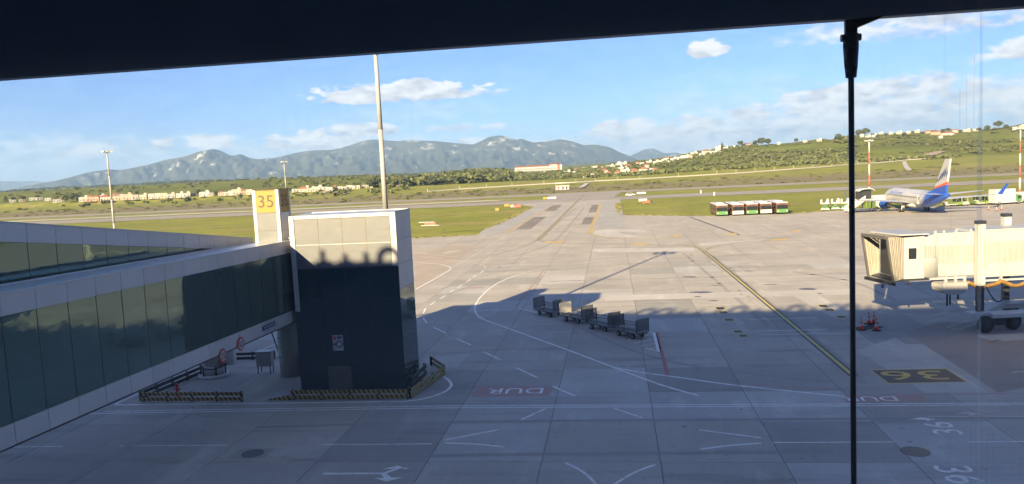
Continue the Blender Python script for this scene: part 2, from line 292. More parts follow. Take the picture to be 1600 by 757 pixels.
def pane_mat(name):
    """clear, slightly grey-blue window glass with a film of dust and old drips"""
    m = bpy.data.materials.new(name); m.use_nodes = True; nt = m.node_tree; N = nt.nodes; L = nt.links; N.clear()
    out = N.new('ShaderNodeOutputMaterial'); tr = N.new('ShaderNodeBsdfTransparent'); tr.inputs[0].default_value = (.905, .945, .985, 1)
    gl = N.new('ShaderNodeBsdfGlossy'); gl.inputs['Roughness'].default_value = .01; gl.inputs['Color'].default_value = (1, 1, 1, 1)
    du = N.new('ShaderNodeBsdfTranslucent'); du.inputs[0].default_value = (.55, .56, .58, 1)
    tc = N.new('ShaderNodeTexCoord')
    def ns(sc, det, st, off=0):
        mp = N.new('ShaderNodeMapping'); mp.inputs['Scale'].default_value = st; mp.inputs['Location'].default_value = (off, 0, off); L.new(tc.outputs['Object'], mp.inputs[0])
        n = N.new('ShaderNodeTexNoise'); n.inputs['Scale'].default_value = sc; n.inputs['Detail'].default_value = det; L.new(mp.outputs[0], n.inputs['Vector']); return n.outputs['Fac']
    def mr(f, a, b_, c, d):
        n = N.new('ShaderNodeMapRange'); n.inputs[1].default_value = a; n.inputs[2].default_value = b_; n.inputs[3].default_value = c; n.inputs[4].default_value = d; L.new(f, n.inputs[0]); return n.outputs[0]
    def mul(a, b_, op='MULTIPLY'):
        n = N.new('ShaderNodeMath'); n.operation = op; n.use_clamp = True; L.new(a, n.inputs[0])
        if isinstance(b_, float): n.inputs[1].default_value = b_
        else: L.new(b_, n.inputs[1])
        return n.outputs[0]
    def bump_at(x0, w):
        sp = N.new('ShaderNodeSeparateXYZ'); L.new(tc.outputs['Object'], sp.inputs[0]); n = N.new('ShaderNodeMath'); n.operation = 'SUBTRACT'; L.new(sp.outputs[0], n.inputs[0]); n.inputs[1].default_value = x0
        n2 = N.new('ShaderNodeMath'); n2.operation = 'ABSOLUTE'; L.new(n.outputs[0], n2.inputs[0]); return mr(n2.outputs[0], w * 1.5, w * .4, .05, 1.0)
    film = mr(ns(1.6, 5, (1, 1, .5)), .35, .75, .008, .030)
    drips = mul(mr(ns(60, 2, (1, 1, .012), 4.0), .60, .70, 0, .26), bump_at(.905, .055))
    specks = mul(mr(ns(120, 2, (1, 1, .7), 2.0), .74, .78, 0, .35), mr(ns(1.6, 3, (1, 1, 1), 1.0), .5, .65, 0, 1.0))
    f = mul(mul(film, drips, 'ADD'), specks, 'ADD')
    fr = N.new('ShaderNodeLayerWeight'); fr.inputs['Blend'].default_value = .5; pw = N.new('ShaderNodeMath'); pw.operation = 'POWER'; pw.inputs[1].default_value = 5; L.new(fr.outputs['Facing'], pw.inputs[0]); pa = N.new('ShaderNodeMath'); pa.operation = 'MULTIPLY_ADD'; pa.inputs[1].default_value = .9; pa.inputs[2].default_value = .04; L.new(pw.outputs[0], pa.inputs[0])
    a = N.new('ShaderNodeMixShader'); L.new(pa.outputs[0], a.inputs[0]); L.new(tr.outputs[0], a.inputs[1]); L.new(gl.outputs[0], a.inputs[2])
    b = N.new('ShaderNodeMixShader'); L.new(f, b.inputs[0]); L.new(a.outputs[0], b.inputs[1]); L.new(du.outputs[0], b.inputs[2]); L.new(b.outputs[0], out.inputs[0])
    MATS[name] = m; return m

SLAB = concrete_mat('apron_concrete', (.40, .375, .335), (.315, .295, .265), .085)
PAVE = concrete_mat('taxiway_concrete', (.405, .375, .33), (.315, .29, .255), 0)
SHOULDER = concrete_mat('shoulder_concrete', (.36, .35, .335), (.30, .29, .275), 0)
STRIP = concrete_mat('runway_asphalt', (.33, .30, .265), (.25, .23, .205), 0)
PATCH_L = concrete_mat('pale_repair_concrete', (.46, .44, .41), (.40, .38, .35), 0)
PATCH_B = concrete_mat('reddish_asphalt', (.30, .262, .235), (.25, .22, .20), 0)
PATCH_D = concrete_mat('tyre_darkened_concrete', (.225, .20, .18), (.175, .158, .142), 0)
OIL = mat('oil_stain', (.13, .115, .105), .5, var=.3, scale=2, coord='World')
JOINT = mat('joint_sealant', (.045, .042, .04), .9, var=.2, coord='World')
GRASS = grass_mat('grass_and_scrub')
WPAINT = mat('white_road_paint', (.74, .73, .70), .6, c2=(.42, .40, .37), scale=2.4, coord='World', thr=(.34, .50))
WFAINT = mat('worn_white_paint', (.60, .57, .52), .7, c2=(.42, .37, .31), scale=2.2, coord='World', thr=(.38, .6))
YPAINT = mat('yellow_road_paint', (.62, .42, .05), .6, c2=(.42, .30, .08), scale=2.0, coord='World')
YPALE = mat('pale_yellow_paint', (.60, .48, .12), .6, var=.15, scale=2.0, coord='World')
RPAINT = mat('red_road_paint', (.42, .085, .06), .65, c2=(.30, .12, .10), scale=2.2, coord='World')
RPALE = mat('faded_red_paint', (.38, .19, .17), .7, c2=(.33, .25, .225), scale=1.6, coord='World')
BPAINT = mat('black_road_paint', (.028, .027, .03), .6, var=.2, scale=2, coord='World')
WHITE = mat('white_panel', (.44, .43, .41), .42, var=.05, scale=.9)
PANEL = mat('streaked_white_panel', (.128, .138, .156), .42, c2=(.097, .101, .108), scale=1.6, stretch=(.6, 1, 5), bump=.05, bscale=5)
RUST = mat('rust_stained_joint', (.17, .11, .07), .8, var=.3, scale=3)
FASCIA = mat('fascia_panel', (.50, .49, .49), .42, var=.06, scale=.8, rnd=.04)
ROOFM = mat('zinc_roof', (.52, .54, .56), .32, metal=.35, c2=(.40, .42, .44), scale=1.1, stretch=(1, .3, 1))
DARKM = mat('dark_metal', (.03, .032, .036), .45, var=.2)
BLACK = mat('black_rubber', (.016, .016, .017), .75, var=.3, scale=5)
STEEL = mat('galvanised_steel', (.30, .31, .32), .5, metal=.5, var=.15, scale=4)
GREY = mat('grey_paint', (.30, .30, .30), .5, var=.1)
LGREY = mat('light_grey_paint', (.52, .52, .51), .5, var=.08)
IVORY = mat('ivory_painted_steel', (.355, .365, .37), .45, c2=(.29, .295, .295), scale=.8, thr=(.3, .5))
GLASS = glass_mat('coated_glass', (.115, .185, .165), .015, .62, .016)
TGLASS = glass_mat('dark_tower_glass', (.022, .050, .066), .02, .35, .012)
SCREEN = glass_mat('vehicle_glass', (.02, .025, .03), .05, .1, .0)
YEL = mat('sign_yellow', (.30, .16, .004), .45, var=.05)
BROWN = mat('sign_brown', (.03, .018, .006), .5, var=.05)
RED = mat('red_enamel', (.55, .04, .03), .4, var=.08)
ORANGE = mat('cone_orange', (.80, .075, .03), .5, var=.08)
GREEN = mat('vehicle_green', (.07, .19, .06), .4, var=.08)
LIME = mat('lime_paint', (.15, .22, .05), .4, var=.08)
BLUE = mat('airline_blue', (.022, .085, .42), .3, var=.06)
NAVY = mat('navy_blue', (.02, .04, .16), .4, var=.06)
BROWNSIDE = mat('bus_brown_livery', (.20, .085, .05), .35, c2=(.11, .05, .03), scale=.8)
TAN = mat('bare_earth', (.36, .29, .20), .9, var=.12, scale=.2, coord='World')
STRIPE = stripe_mat('black_yellow_stripe', (.035, .032, .028), (.42, .31, .06), .34)
HOSE = mat('yellow_hose', (.26, .15, .035), .6, c2=(.17, .095, .025), scale=3)
GREENISH = mat('pale_green_notice', (.34, .42, .32), .5, var=.1, scale=4)

# ------------------------------------------------------------------ terrain
_us = [-1.2, -.667, -.35, 0, .167, .417, .667, 1.2]; _zf = [0, 0, 0, 2.5, 2.9, 4.7, 5.3, 6]
def hor(px): return 263.9 - .0489 * (px - 800)
_cp = [(-400, 316), (0, 301), (400, 281), (560, 276), (640, 275.5), (700, 274), (760, 269.5), (800, 270.5), (850, 271), (900, 266), (950, 259.5), (1000, 254.5), (1050, 248), (1100, 239.5), (1130, 234.5), (1160, 230), (1200, 226), (1250, 222.5), (1300, 218.5), (1350, 213), (1400, 209), (1450, 206.5), (1500, 205), (1550, 202), (1600, 194.5), (1700, 186), (2000, 176)]
_cu = [(p - 800) / FPX for p, y in _cp]; _cz = [15 + (hor(p) - y) / FPX * 1150 for p, y in _cp]
_rp = [(-600, 330), (-200, 310), (0, 300.5), (100, 293), (200, 289), (300, 284), (400, 282), (450, 281.5), (520, 277), (600, 274), (680, 271), (760, 268), (900, 258), (1100, 248), (1700, 215)]
_ru = [(p - 800) / FPX for p, y in _rp]; _rz = [15 + (hor(p) - y) / FPX * 3600 for p, y in _rp]
def sst(a, b, x):
    t = np.clip((x - a) / (b - a), 0, 1); return t * t * (3 - 2 * t)
def wav(X, Y):
    return (np.sin(X * .021 + 1.3) * np.cos(Y * .017 + .4) + .6 * np.sin(X * .047 + Y * .031) + .35 * np.sin(X * .11 - Y * .083 + 2)) / 1.9
def zt(X, Y):
    X = np.asarray(X, float); Y = np.asarray(Y, float); Yp = np.maximum(Y, 30.); u = np.clip(X / Yp, -1.3, 1.3); b = .991 * Y + .134 * X
    zf = np.interp(u, _us, _zf); zc = np.interp(u, _cu, _cz); zr = np.interp(u, _ru, _rz)
    z = zf * sst(450, 700, b)
    t = np.clip((Y - 640) / (1150 - 640), 0, 1); t = .55 * t + .45 * t * t * (3 - 2 * t)
    hill = np.maximum(zc - zf, 0) * t * (b > 700) * np.where(Y > 1150, 1 - .75 * sst(1150, 2100, Y), 1)
    neg = np.minimum(zc - zf, 0) * 0
    z = z + hill + neg + wav(X, Y) * np.minimum(.05 * hill, 1.4) + .15 * wav(X * 2, Y * 2) * sst(440, 600, b)
    z = z + np.maximum(zr - 4, 0) * np.exp(-((Y - 3600) / 700) ** 2) * (1 + .08 * wav(X * .2, Y * .2))
    return z
def ztf(X, Y): return float(zt(X, Y))
def hit(px, py, y0=430, y1=3300):
    """ground point seen in a given direction, found by walking along the sight line over the terrain"""
    d = ray(px, py); Y = np.linspace(y0, y1, 2400); t = Y / d[1]; zz = EYE + d[2] * t; gz = zt(d[0] * t, Y); k = np.nonzero(zz <= gz)[0]
    i = k[0] if len(k) else int(np.argmin(zz - gz + (Y > 1250) * 50)); return Vector((d[0] * t[i], Y[i], float(gz[i])))
def build_terrain():
    rad = np.concatenate([[5], np.linspace(40, 420, 20), np.linspace(440, 760, 26), np.linspace(775, 1300, 42), np.linspace(1340, 2400, 20), np.linspace(2500, 5200, 40), np.linspace(5600, 17000, 14)])
    an = np.concatenate([np.linspace(-180, -48, 18)[:-1], np.linspace(-48, 48, 260), np.linspace(48, 180, 18)[1:-1]]); an = np.radians(an)
    RR, AA = np.meshgrid(rad, an, indexing='ij'); X = RR * np.sin(AA); Y = RR * np.cos(AA); Z = zt(X, Y) - .09; Z = np.where(Y < 60, -.09, Z)
    n, m = RR.shape; V = np.stack([X, Y, Z], -1).reshape(-1, 3); F = []
    for i in range(n - 1):
        for j in range(m):
            a = i * m + j; b = i * m + (j + 1) % m; F.append((a, b, b + m, a + m))
    F.append(tuple(range(m - 1, -1, -1)))
    me = bpy.data.meshes.new('grass_terrain'); me.from_pydata(V.tolist(), [], F); me.materials.append(GRASS); me.polygons.foreach_set('use_smooth', [True] * len(F)); me.update()
    tag(link('grass_terrain', me), kind='structure')
build_terrain()

# ------------------------------------------------------------------ mountains and haze
def fnoise(shape, beta, seed):
    g = np.random.default_rng(seed); f = np.fft.rfft2(g.standard_normal(shape)); ky = np.fft.fftfreq(shape[0])[:, None]; kx = np.fft.rfftfreq(shape[1])[None]
    k = np.sqrt(kx * kx + ky * ky); k[0, 0] = 1; f = f / k ** beta; f[0, 0] = 0; n = np.fft.irfft2(f, s=shape); return n / np.abs(n).max()
def rock_mat():
    m = bpy.data.materials.new('mountain_scrub_and_limestone'); m.use_nodes = True; nt = m.node_tree; N = nt.nodes; L = nt.links; b = N['Principled BSDF']; b.inputs['Roughness'].default_value = .95; b.inputs['Specular IOR Level'].default_value = .05
    pos = N.new('ShaderNodeNewGeometry').outputs['Position']
    def ns(sc, det, off=0, st=(1, 1, 1)):
        mp = N.new('ShaderNodeMapping'); mp.inputs['Location'].default_value = (off, off, off); mp.inputs['Scale'].default_value = st; L.new(pos, mp.inputs[0])
        n = N.new('ShaderNodeTexNoise'); n.inputs['Scale'].default_value = sc; n.inputs['Detail'].default_value = det; n.inputs['Roughness'].default_value = .7; L.new(mp.outputs[0], n.inputs['Vector']); return n.outputs['Fac']
    def mp_(f, a, b_): n = N.new('ShaderNodeMapRange'); n.inputs[1].default_value = a; n.inputs[2].default_value = b_; L.new(f, n.inputs[0]); return n.outputs[0]
    mx = N.new('ShaderNodeMix'); mx.data_type = 'RGBA'; mx.inputs['A'].default_value = (.030, .038, .026, 1); mx.inputs['B'].default_value = (.075, .08, .055, 1); L.new(mp_(ns(.004, 8), .35, .65), mx.inputs['Factor'])
    z = N.new('ShaderNodeSeparateXYZ'); L.new(pos, z.inputs[0])
    a = N.new('ShaderNodeMath'); a.operation = 'MULTIPLY_ADD'; L.new(mp_(z.outputs[2], 60, 430), a.inputs[0]); a.inputs[1].default_value = .07; L.new(ns(.0058, 9, 500, (1, 1, 1.6)), a.inputs[2])
    m2 = N.new('ShaderNodeMix'); m2.data_type = 'RGBA'; m2.inputs['B'].default_value = (.40, .39, .37, 1); L.new(mx.outputs['Result'], m2.inputs['A']); L.new(mp_(a.outputs[0], .615, .67), m2.inputs['Factor'])
    L.new(m2.outputs['Result'], b.inputs['Base Color']); return m
ROCK = rock_mat()
def mountain(name, prof, Yc, depth, seed, cols=420, rows=46):
    us = np.array([(p - 800) / FPX for p, y in prof]); hs = np.array([15 + (hor(p) - y) / FPX * Yc for p, y in prof]); u = np.linspace(us[0], us[-1], cols); h = np.interp(u, us, hs)
    no = fnoise((rows * 4, cols * 2), 1.5, seed)[:rows, :cols]; fine = fnoise((rows * 4, cols * 2), 0.95, seed + 1)[:rows, :cols]
    V = []; t = np.linspace(0, 1, rows); pk = .62
    for j, tt in enumerate(t):
        Y = Yc + (tt - pk) * depth
        s = (tt / pk) ** 1.15 if tt < pk else max(0, 1 - ((tt - pk) / (1 - pk)) ** 1.3)
        amp = math.sin(math.pi * min(tt / pk, 1)) if tt < pk else 0
        zz = np.minimum(h * s * (1 + .95 * amp * no[j]) + 190 * amp * fine[j], h * (.985 + .015 * s) * (Y / Yc) ** .9) - 6 * (tt == 0)
        zz = zz + (tt == t[np.argmin(abs(t - pk))]) * fine[j] * 7
        V += [(a * Y, Y, max(b, -1 + 0 * b)) for a, b in zip(u, zz)]
    F = [(j * cols + i, j * cols + i + 1, (j + 1) * cols + i + 1, (j + 1) * cols + i) for j in range(rows - 1) for i in range(cols - 1)]
    me = bpy.data.meshes.new(name); me.from_pydata(V, [], F); me.materials.append(ROCK); me.polygons.foreach_set('use_smooth', [True] * len(F)); me.update(); tag(link(name, me), kind='structure')
mountain('mountain_range', [(-420, 300), (-250, 302), (-120, 304), (20, 297), (60, 289), (100, 282), (150, 269), (180, 265), (200, 266), (240, 258), (270, 250), (300, 245), (320, 238), (345, 233), (356, 236), (372, 244), (386, 241), (400, 247), (412, 249), (440, 247), (468, 240), (490, 236), (530, 234), (555, 228), (580, 220), (592, 218.5), (630, 221), (650, 219.5), (690, 221), (730, 225), (748, 226), (760, 221), (770, 215), (785, 212), (797, 213), (815, 219), (822, 217), (840, 223), (862, 221), (882, 218), (900, 221), (918, 227), (940, 226), (958, 230), (975, 238), (1000, 249), (1040, 262), (1100, 270)], 9500, 3600, 3)
mountain('far_mountain_range', [(-500, 292), (-200, 290), (0, 283), (60, 282.5), (110, 286), (200, 296), (330, 310), (700, 300), (960, 252), (985, 246), (1000, 240), (1012, 234), (1024, 231.5), (1034, 236), (1044, 240), (1060, 238.5), (1080, 243), (1120, 246), (1300, 240), (1500, 236)], 13600, 2600, 11, 300, 24)
def haze():
    m = bpy.data.materials.new('haze_air'); m.use_nodes = True; N = m.node_tree.nodes; N.clear(); o = N.new('ShaderNodeOutputMaterial'); v = N.new('ShaderNodeVolumePrincipled')
    v.inputs['Color'].default_value = (.40, .62, 1.0, 1); v.inputs['Density'].default_value = 7.2e-5; v.inputs['Anisotropy'].default_value = .1; m.node_tree.links.new(v.outputs[0], o.inputs['Volume'])
    h = MB().box(-17500, 17500, -17500, 17500, -1.2, 500).build('haze', m); tag(h, kind='stuff')
haze()

# ------------------------------------------------------------------ pavements
apron = MB().poly([T(-300, -60, -.045), T(300, -60, -.045), T(300, 122, -.045), T(-300, 122, -.045)]).build('apron', JOINT); tag(apron, kind='structure')
strip_later = []
def flat(name, pts, m, z, parent=apron): return MB().poly([(p[0], p[1], z) for p in pts]).build(name, m, parent)
def pix(name, pp, m, z, parent=apron): return flat(name, [G(*p) for p in pp], m, z, parent)
# nearest slabs in view: one piece each, laid in bays 6 m square, with open joints
SL = 6.0; A0, B0 = -4.15, 43.85
cand = []
for i in range(-22, 24):
    for j in range(-10, 14):
        a, b = A0 + i * SL, B0 + j * SL; c = T(a + 3, b + 3)
        if c.y < 12: continue
        u_ = c.x / c.y
        seen = abs(u_) < .70 + 5 / c.y and b + 6 <= 121 and b > 20
        cand.append((seen, math.hypot(c.x, c.y), a, b))
seen = sorted([c for c in cand if c[0]], key=lambda c: c[1])[:300]
keep = {(c[2], c[3]) for c in seen}
g1, g2 = .017, .010
SLAB_L = concrete_mat('apron_concrete_pale', (.43, .418, .392), (.36, .35, .33), .05); SLAB_D = concrete_mat('apron_concrete_dark', (.335, .325, .30), (.26, .252, .235), .06)
slab_l = MB().box(g1, SL - g1, g2, SL - g2, -.044, 0).mesh('slab', SLAB_L); slab_d = MB().box(g1, SL - g1, g2, SL - g2, -.044, 0).mesh('slab', SLAB_D)
slab_me = MB().box(g1, SL - g1, g2, SL - g2, -.044, 0).mesh('slab', SLAB)
srn = random.Random(21)
for k, (_, _, a, b) in enumerate(seen):
    q_ = srn.random(); link('concrete_slab', slab_l if (abs(b - B0) < .1 and -16 < a < 12) or q_ < .08 else slab_d if q_ > .86 else slab_me, apron, T(a, b), TH)
rest = MB()
for i in range(-48, 48):
    for j in range(-17, 13):
        a, b = A0 + i * SL, B0 + j * SL
        if (a, b) in keep or b + 6 > 122: continue
        rest.add([T(a + g1, b + g2, -.002), T(a + SL - g1, b + g2, -.002), T(a + SL - g1, b + SL - g2, -.002), T(a + g1, b + SL - g2, -.002)], [(0, 1, 2, 3)])
tag(rest.build('outer_slabs', SLAB, apron), kind='stuff')
# far apron, taxiway, strips: sheets, joints as thin sealant lines
far_apron = MB().poly([T(-300, 121.85, -.006), T(300, 121.85, -.006), T(300, 226, -.006)] + [Vector((*G(*p)[:2], -.006)) for p in ((1600, 317), (1290, 330.5), (1235, 334.5), (1108, 337.5), (1060, 337.5), (972, 336.5), (968, 334))] + [T(2.5, 326, -.006), T(-43, 326, -.006)] + [Vector((*G(*p)[:2], -.006)) for p in ((833, 323.5), (826, 327), (800, 340), (759, 358), (752, 362), (748, 366), (700, 369.5), (645, 372))] + [T(-300, 172, -.006)]).build('taxiway', PAVE); tag(far_apron, kind='structure')
for nm, b0, b1, m in (('parallel_taxiway', 323, 353, STRIP), ('runway', 404, 430, STRIP)):
    tag(MB().poly([T(-1500, b0, -.012), T(1500, b0, -.012), T(1500, b1, -.012), T(-1500, b1, -.012)]).build(nm, m), kind='structure')
tag(MB().poly([T(-30, 352, -.008), T(0, 352, -.008), T(4, 404.5, -.008), T(-34, 404.5, -.008)]).build('taxiway_link', STRIP), kind='structure')
tag(flat('gravel_strip', [T(-900, 366), T(-60, 364), T(-45, 372), T(-60, 377), T(-900, 380)], PATCH_L, -.010, None), kind='structure')
jl = MB()
for i in range(-40, 46):
    a = A0 + i * SL; jl.add([T(a - .025, 122, 0), T(a + .025, 122, 0), T(a + .025, 172, 0), T(a - .025, 172, 0)], [(0, 1, 2, 3)])
for j in range(13, 22):
    b = B0 + j * SL; jl.add([T(-240, b - .02, .0005), T(260, b - .02, .0005), T(260, b + .02, .0005), T(-240, b + .02, .0005)], [(0, 1, 2, 3)])
jl.xform(Matrix.Translation((0, 0, -.004))); tag(jl.build('joint_lines', JOINT, far_apron), kind='stuff')
# shoulders, darker tyre-blackened panels, repairs
pix('taxiway_shoulder', [(748, 366), (759, 358), (800, 340), (826, 327), (833, 323.5), (850, 318), (866, 319.5), (786, 364), (783, 367)], SHOULDER, .001, far_apron)
flat('taxiway_shoulder', [T(-5.3, 180), T(2.6, 180), T(2.6, 322), T(-5.3, 318)], SHOULDER, .001, far_apron)
for a0, a1, b0, b1 in ((-24.4, -20.5, 188, 232), (-24.0, -20, 262, 300), (-8.5, -5.8, 196, 222), (-8.2, -5.7, 244, 290), (-19, -17.2, 200, 300)):
    flat('tyre_mark_panel', [T(a0, b0), T(a1, b0), T(a1, b1), T(a0, b1)], PATCH_D if a0 != -19 else SHOULDER, .002, far_apron)
for pp in ([(926, 389), (1085, 387), (1085, 393), (925, 395)], [(945, 358), (1010, 360), (1010, 364), (940, 361)], [(1090, 380), (1200, 374), (1180, 379), (1095, 384)], [(695, 394), (722, 390), (712, 394), (690, 398)]):
    pix('concrete_repair', pp, PATCH_L, .002, far_apron)
for zi, pp in enumerate(([(950, 462), (1330, 452), (1330, 461), (945, 470)], [(1232, 458), (1270, 456), (1330, 492), (1300, 496)], [(1338, 548), (1398, 528), (1545, 612), (1445, 614)], [(660, 560), (735, 552), (715, 574), (675, 578)])):
    pix('concrete_repair', pp, PATCH_L, .0030 + .0004 * zi)
pix('asphalt_patch', [(1414, 520), (1470, 503), (1600, 507), (1600, 606), (1560, 614)], PATCH_B, .003)
pix('asphalt_patch', [(648, 398), (700, 384), (745, 386), (690, 425), (650, 452)], concrete_mat('tan_asphalt', (.39, .335, .28), (.33, .285, .24), 0), .0012, far_apron)
TYRE = concrete_mat('tyre_marks', (.315, .30, .275), (.26, .245, .222), 0)
for pp, w in (([(700, 460), (800, 430), (950, 415), (1150, 405)], .5), ([(690, 452), (790, 424), (940, 410), (1140, 401)], .45), ([(1110, 398), (1180, 455), (1290, 545), (1350, 600)], .6), ([(1068, 396), (1120, 440), (1200, 510)], .5), ([(860, 440), (1000, 436), (1180, 432), (1400, 425)], .5), ([(850, 452), (1000, 447), (1200, 441), (1360, 436)], .4), ([(770, 400), (830, 380), (870, 350), (900, 325)], .6), ([(800, 402), (860, 381), (892, 350), (912, 325)], .6), ([(400, 668), (700, 660), (1000, 657), (1300, 655), (1600, 652)], .45), ([(450, 720), (700, 712), (1000, 709), (1300, 706)], .45), ([(880, 500), (980, 545), (1100, 575), (1300, 598)], .4), ([(1240, 425), (1330, 440), (1400, 470)], .6)):
    k_ = [G(*p) for p in pp]; strip_later.append((k_, w))
def stain(px, py, w, h):
    c = G(px, py); e = G(px + w, py) - c; f = G(px, py - h) - c; n = 18
    pts = [c + e * (math.cos(2 * math.pi * k / n) * random.uniform(.75, 1.1)) + f * (math.sin(2 * math.pi * k / n) * random.uniform(.6, 1.1)) for k in range(n)]
    flat('oil_stain', pts, OIL, .0045)
for a in ((1096, 457, 20, 1.6), (1262, 452, 17, 1.5), (1090, 464, 6, .9), (1281, 459, 5, .8), (1115, 470, 9, .8), (1078, 433, 12, .9), (1120, 446, 12, .5), (1205, 445, 12, .5), (1172, 424, 10, .5)): stain(*a)
orr = random.Random(5)
for i in range(60):
    if i < 30: f = orr.random(); bx_, by_ = 1099 + (1334 - 1099) * f + orr.gauss(0, 14), 392 + (588 - 392) * f + orr.gauss(0, 3)
    else: bx_, by_ = orr.uniform(300, 1590), orr.uniform(560, 750)
    stain(bx_, by_, orr.uniform(1.5, 5), orr.uniform(.3, 1.0))
pix('concrete_repair', [(968, 466), (1000, 464), (1000, 468), (968, 470)], PATCH_L, .004)
# drain covers

for n_, (px, py, r_) in enumerate(((395, 709, .62), (1430, 706, .68))):
    c = G(px, py); d = MB().cyl((0, 0, -.002), (0, 0, .014), r_, n=24); o = d.build('manhole_cover', DARKM, apron, c)
    if n_ == 0: MB().box(-1.05, .95, -.75, .75, -.002, .006).build('manhole_frame', TYRE, apron, c, TH)

# ------------------------------------------------------------------ painted markings
def strip(name, pts, w, m, z=.006, parent=apron):
    P = [Vector((p[0], p[1])) for p in pts]; Lf = []; Rt = []
    for i, p in enumerate(P):
        d = (P[min(i + 1, len(P) - 1)] - P[max(i - 1, 0)]).normalized(); n = Vector((-d.y, d.x)) * (w / 2); Lf.append(p + n); Rt.append(p - n)
    mb = MB(); vs = [(p.x, p.y, z) for p in Lf] + [(p.x, p.y, z) for p in Rt]; k = len(P); mb.add(vs, [(k + i, k + i + 1, i + 1, i) for i in range(k - 1)]); return mb.build(name, m, parent)
def smooth(pts, n=6):
    P = [Vector((p[0], p[1])) for p in pts]; out = []
    for i in range(len(P) - 1):
        p0, p1, p2, p3 = P[max(i - 1, 0)], P[i], P[i + 1], P[min(i + 2, len(P) - 1)]
        for k in range(n):
            t = k / n; out.append(.5 * ((2 * p1) + (p2 - p0) * t + (2 * p0 - 5 * p1 + 4 * p2 - p3) * t * t + (3 * p1 - p0 - 3 * p2 + p3) * t ** 3))
    return out + [P[-1]]
def pl(name, pp, w, m, z=.006, curve=False, parent=apron):
    pts = [G(*p) for p in pp]; return strip(name, smooth(pts) if curve else pts, w, m, z, parent)
for k_, w_ in strip_later: strip('tyre_mark', smooth(k_), w_, TYRE, .0022)
# double edge line of the service road, dashed centre line, guard line round the tower
pl('road_edge_line', [(123, 647), (700, 637.6), (1170, 635.4), (1640, 632.6)], .13, WPAINT); pl('road_edge_line', [(165, 643.2), (700, 634.6), (1170, 632.4), (1640, 629.8)], .13, WPAINT)
for a, b in (((5, 699), (97, 698)), ((186, 697.5), (194, 697.4)), ((205, 697), (355, 696)), ((505, 695), (675, 694)), ((1207, 692), (1396, 691)), ((1511, 691), (1640, 690))): pl('lane_dash', [a, b], .11, WPAINT)
pl('stand_guard_line', [(180, 633), (380, 631), (600, 628), (642, 626.5), (672, 621), (692, 614), (704, 605), (704, 598), (695, 590), (680, 583)], .20, WPAINT, curve=True)
pl('stand_guard_line', [(156, 632.5), (180, 632), (235, 607)], .14, WPAINT); pl('stand_guard_line', [(224, 601), (250, 601)], .10, WPAINT); pl('stand_guard_line', [(395, 553), (435, 536)], .14, WPAINT)
for pp in ([(695, 688), (778, 672)], [(695, 692.5), (745, 694.5), (788, 699)], [(815, 656), (853, 638.5)], [(960, 638.5), (1003, 653)], [(1090, 672), (1190, 684.5)], [(1095, 702.5), (1140, 696.5), (1190, 693)], [(883, 723.5), (905, 734), (922, 747), (936, 764), (944, 780)], [(1024, 726.5), (1000, 735), (978, 746), (960, 758), (945, 772)]): pl('turning_line', pp, .16, WPAINT, curve=len(pp) > 2)
# lane curves on the stand
pl('lane_line', [(806, 431), (790, 437), (770, 447.5), (752, 463), (743, 477), (743, 488), (754, 498.5), (790, 512), (840, 530), (900, 552), (955, 573), (1000, 590), (1040, 604), (1093, 619)], .20, WPAINT, curve=True)
pl('lane_line', [(955, 573.5), (1000, 582), (1060, 590), (1130, 600), (1220, 610), (1318, 619.5)], .20, WPAINT, .0065, curve=True)
pl('lane_line', [(806, 431), (830, 424), (880, 415), (960, 406), (1040, 398), (1110, 391), (1180, 384)], .20, WFAINT, curve=True, parent=apron)
for a, b in (((661, 497), (667, 505)), ((661, 491), (665, 482)), ((678, 512), (697, 521)), ((714, 530), (736, 539.5)), ((755.5, 550), (781.5, 562.6)), ((807, 575), (839.5, 590.5)), ((864, 604), (898, 619)), ((672, 477), (680, 471.5)), ((688, 467), (696, 462)), ((703, 457), (709, 453)), ((715, 450), (722.5, 445)), ((728.5, 441), (735.5, 436.5)), ((739, 433.6), (744, 430)), ((750, 427), (756, 423))): pl('lane_dash', [a, b], .18, WPAINT)
pl('lane_line', [(758, 420), (757, 416), (745, 412), (715, 408)], .14, WFAINT, curve=True)
pl('lane_line', [(704, 422), (703, 418), (695, 415), (685, 413), (650, 410)], .18, WPAINT, curve=True); pl('lane_line', [(704, 422), (680, 436), (650, 452)], .22, WPAINT); pl('red_boundary_line', [(703, 424.5), (680, 438), (650, 455)], .18, RPALE)
pl('lane_line', [(648, 394), (715, 402), (790, 405), (880, 402), (1000, 394), (1090, 389)], .16, WFAINT, curve=True, parent=apron)
pl('lane_line', [(690, 428), (760, 388), (790, 368)], .14, WFAINT)
for pp in ([(660, 402), (690, 404)], [(775, 417), (800, 414)], [(830, 404), (870, 401)], [(640, 384), (700, 380)]): pl('worn_line', pp, .2, WFAINT)
# baggage parking bay
pl('red_boundary_line', [(848, 424), (805, 482)], .22, RPALE, .007); pl('red_boundary_line', [(805, 482), (860, 497), (940, 520), (990, 541)], .16, RPALE, .007); pl('bay_line', [(805.5, 481), (850, 492)], .16, WPAINT, .0075)
pl('bay_line', [(1006, 518), (1021, 520.5)], .16, WPAINT); pl('bay_line', [(1022.5, 520), (1030, 549.5)], .34, WPAINT); pl('red_boundary_line', [(1026.5, 520), (1043, 587)], .26, RPAINT)
for a, b in (((982, 531), (1021, 522.5)), ((990, 536.5), (1023, 530)), ((1001, 541), (1025, 537)), ((1013, 546), (1027, 543)), ((958, 524), (998, 516)), ((925, 512), (958, 505)), ((1008, 544), (1030, 550))): pl('bay_hatch_line', [a, b], .10, WPAINT)
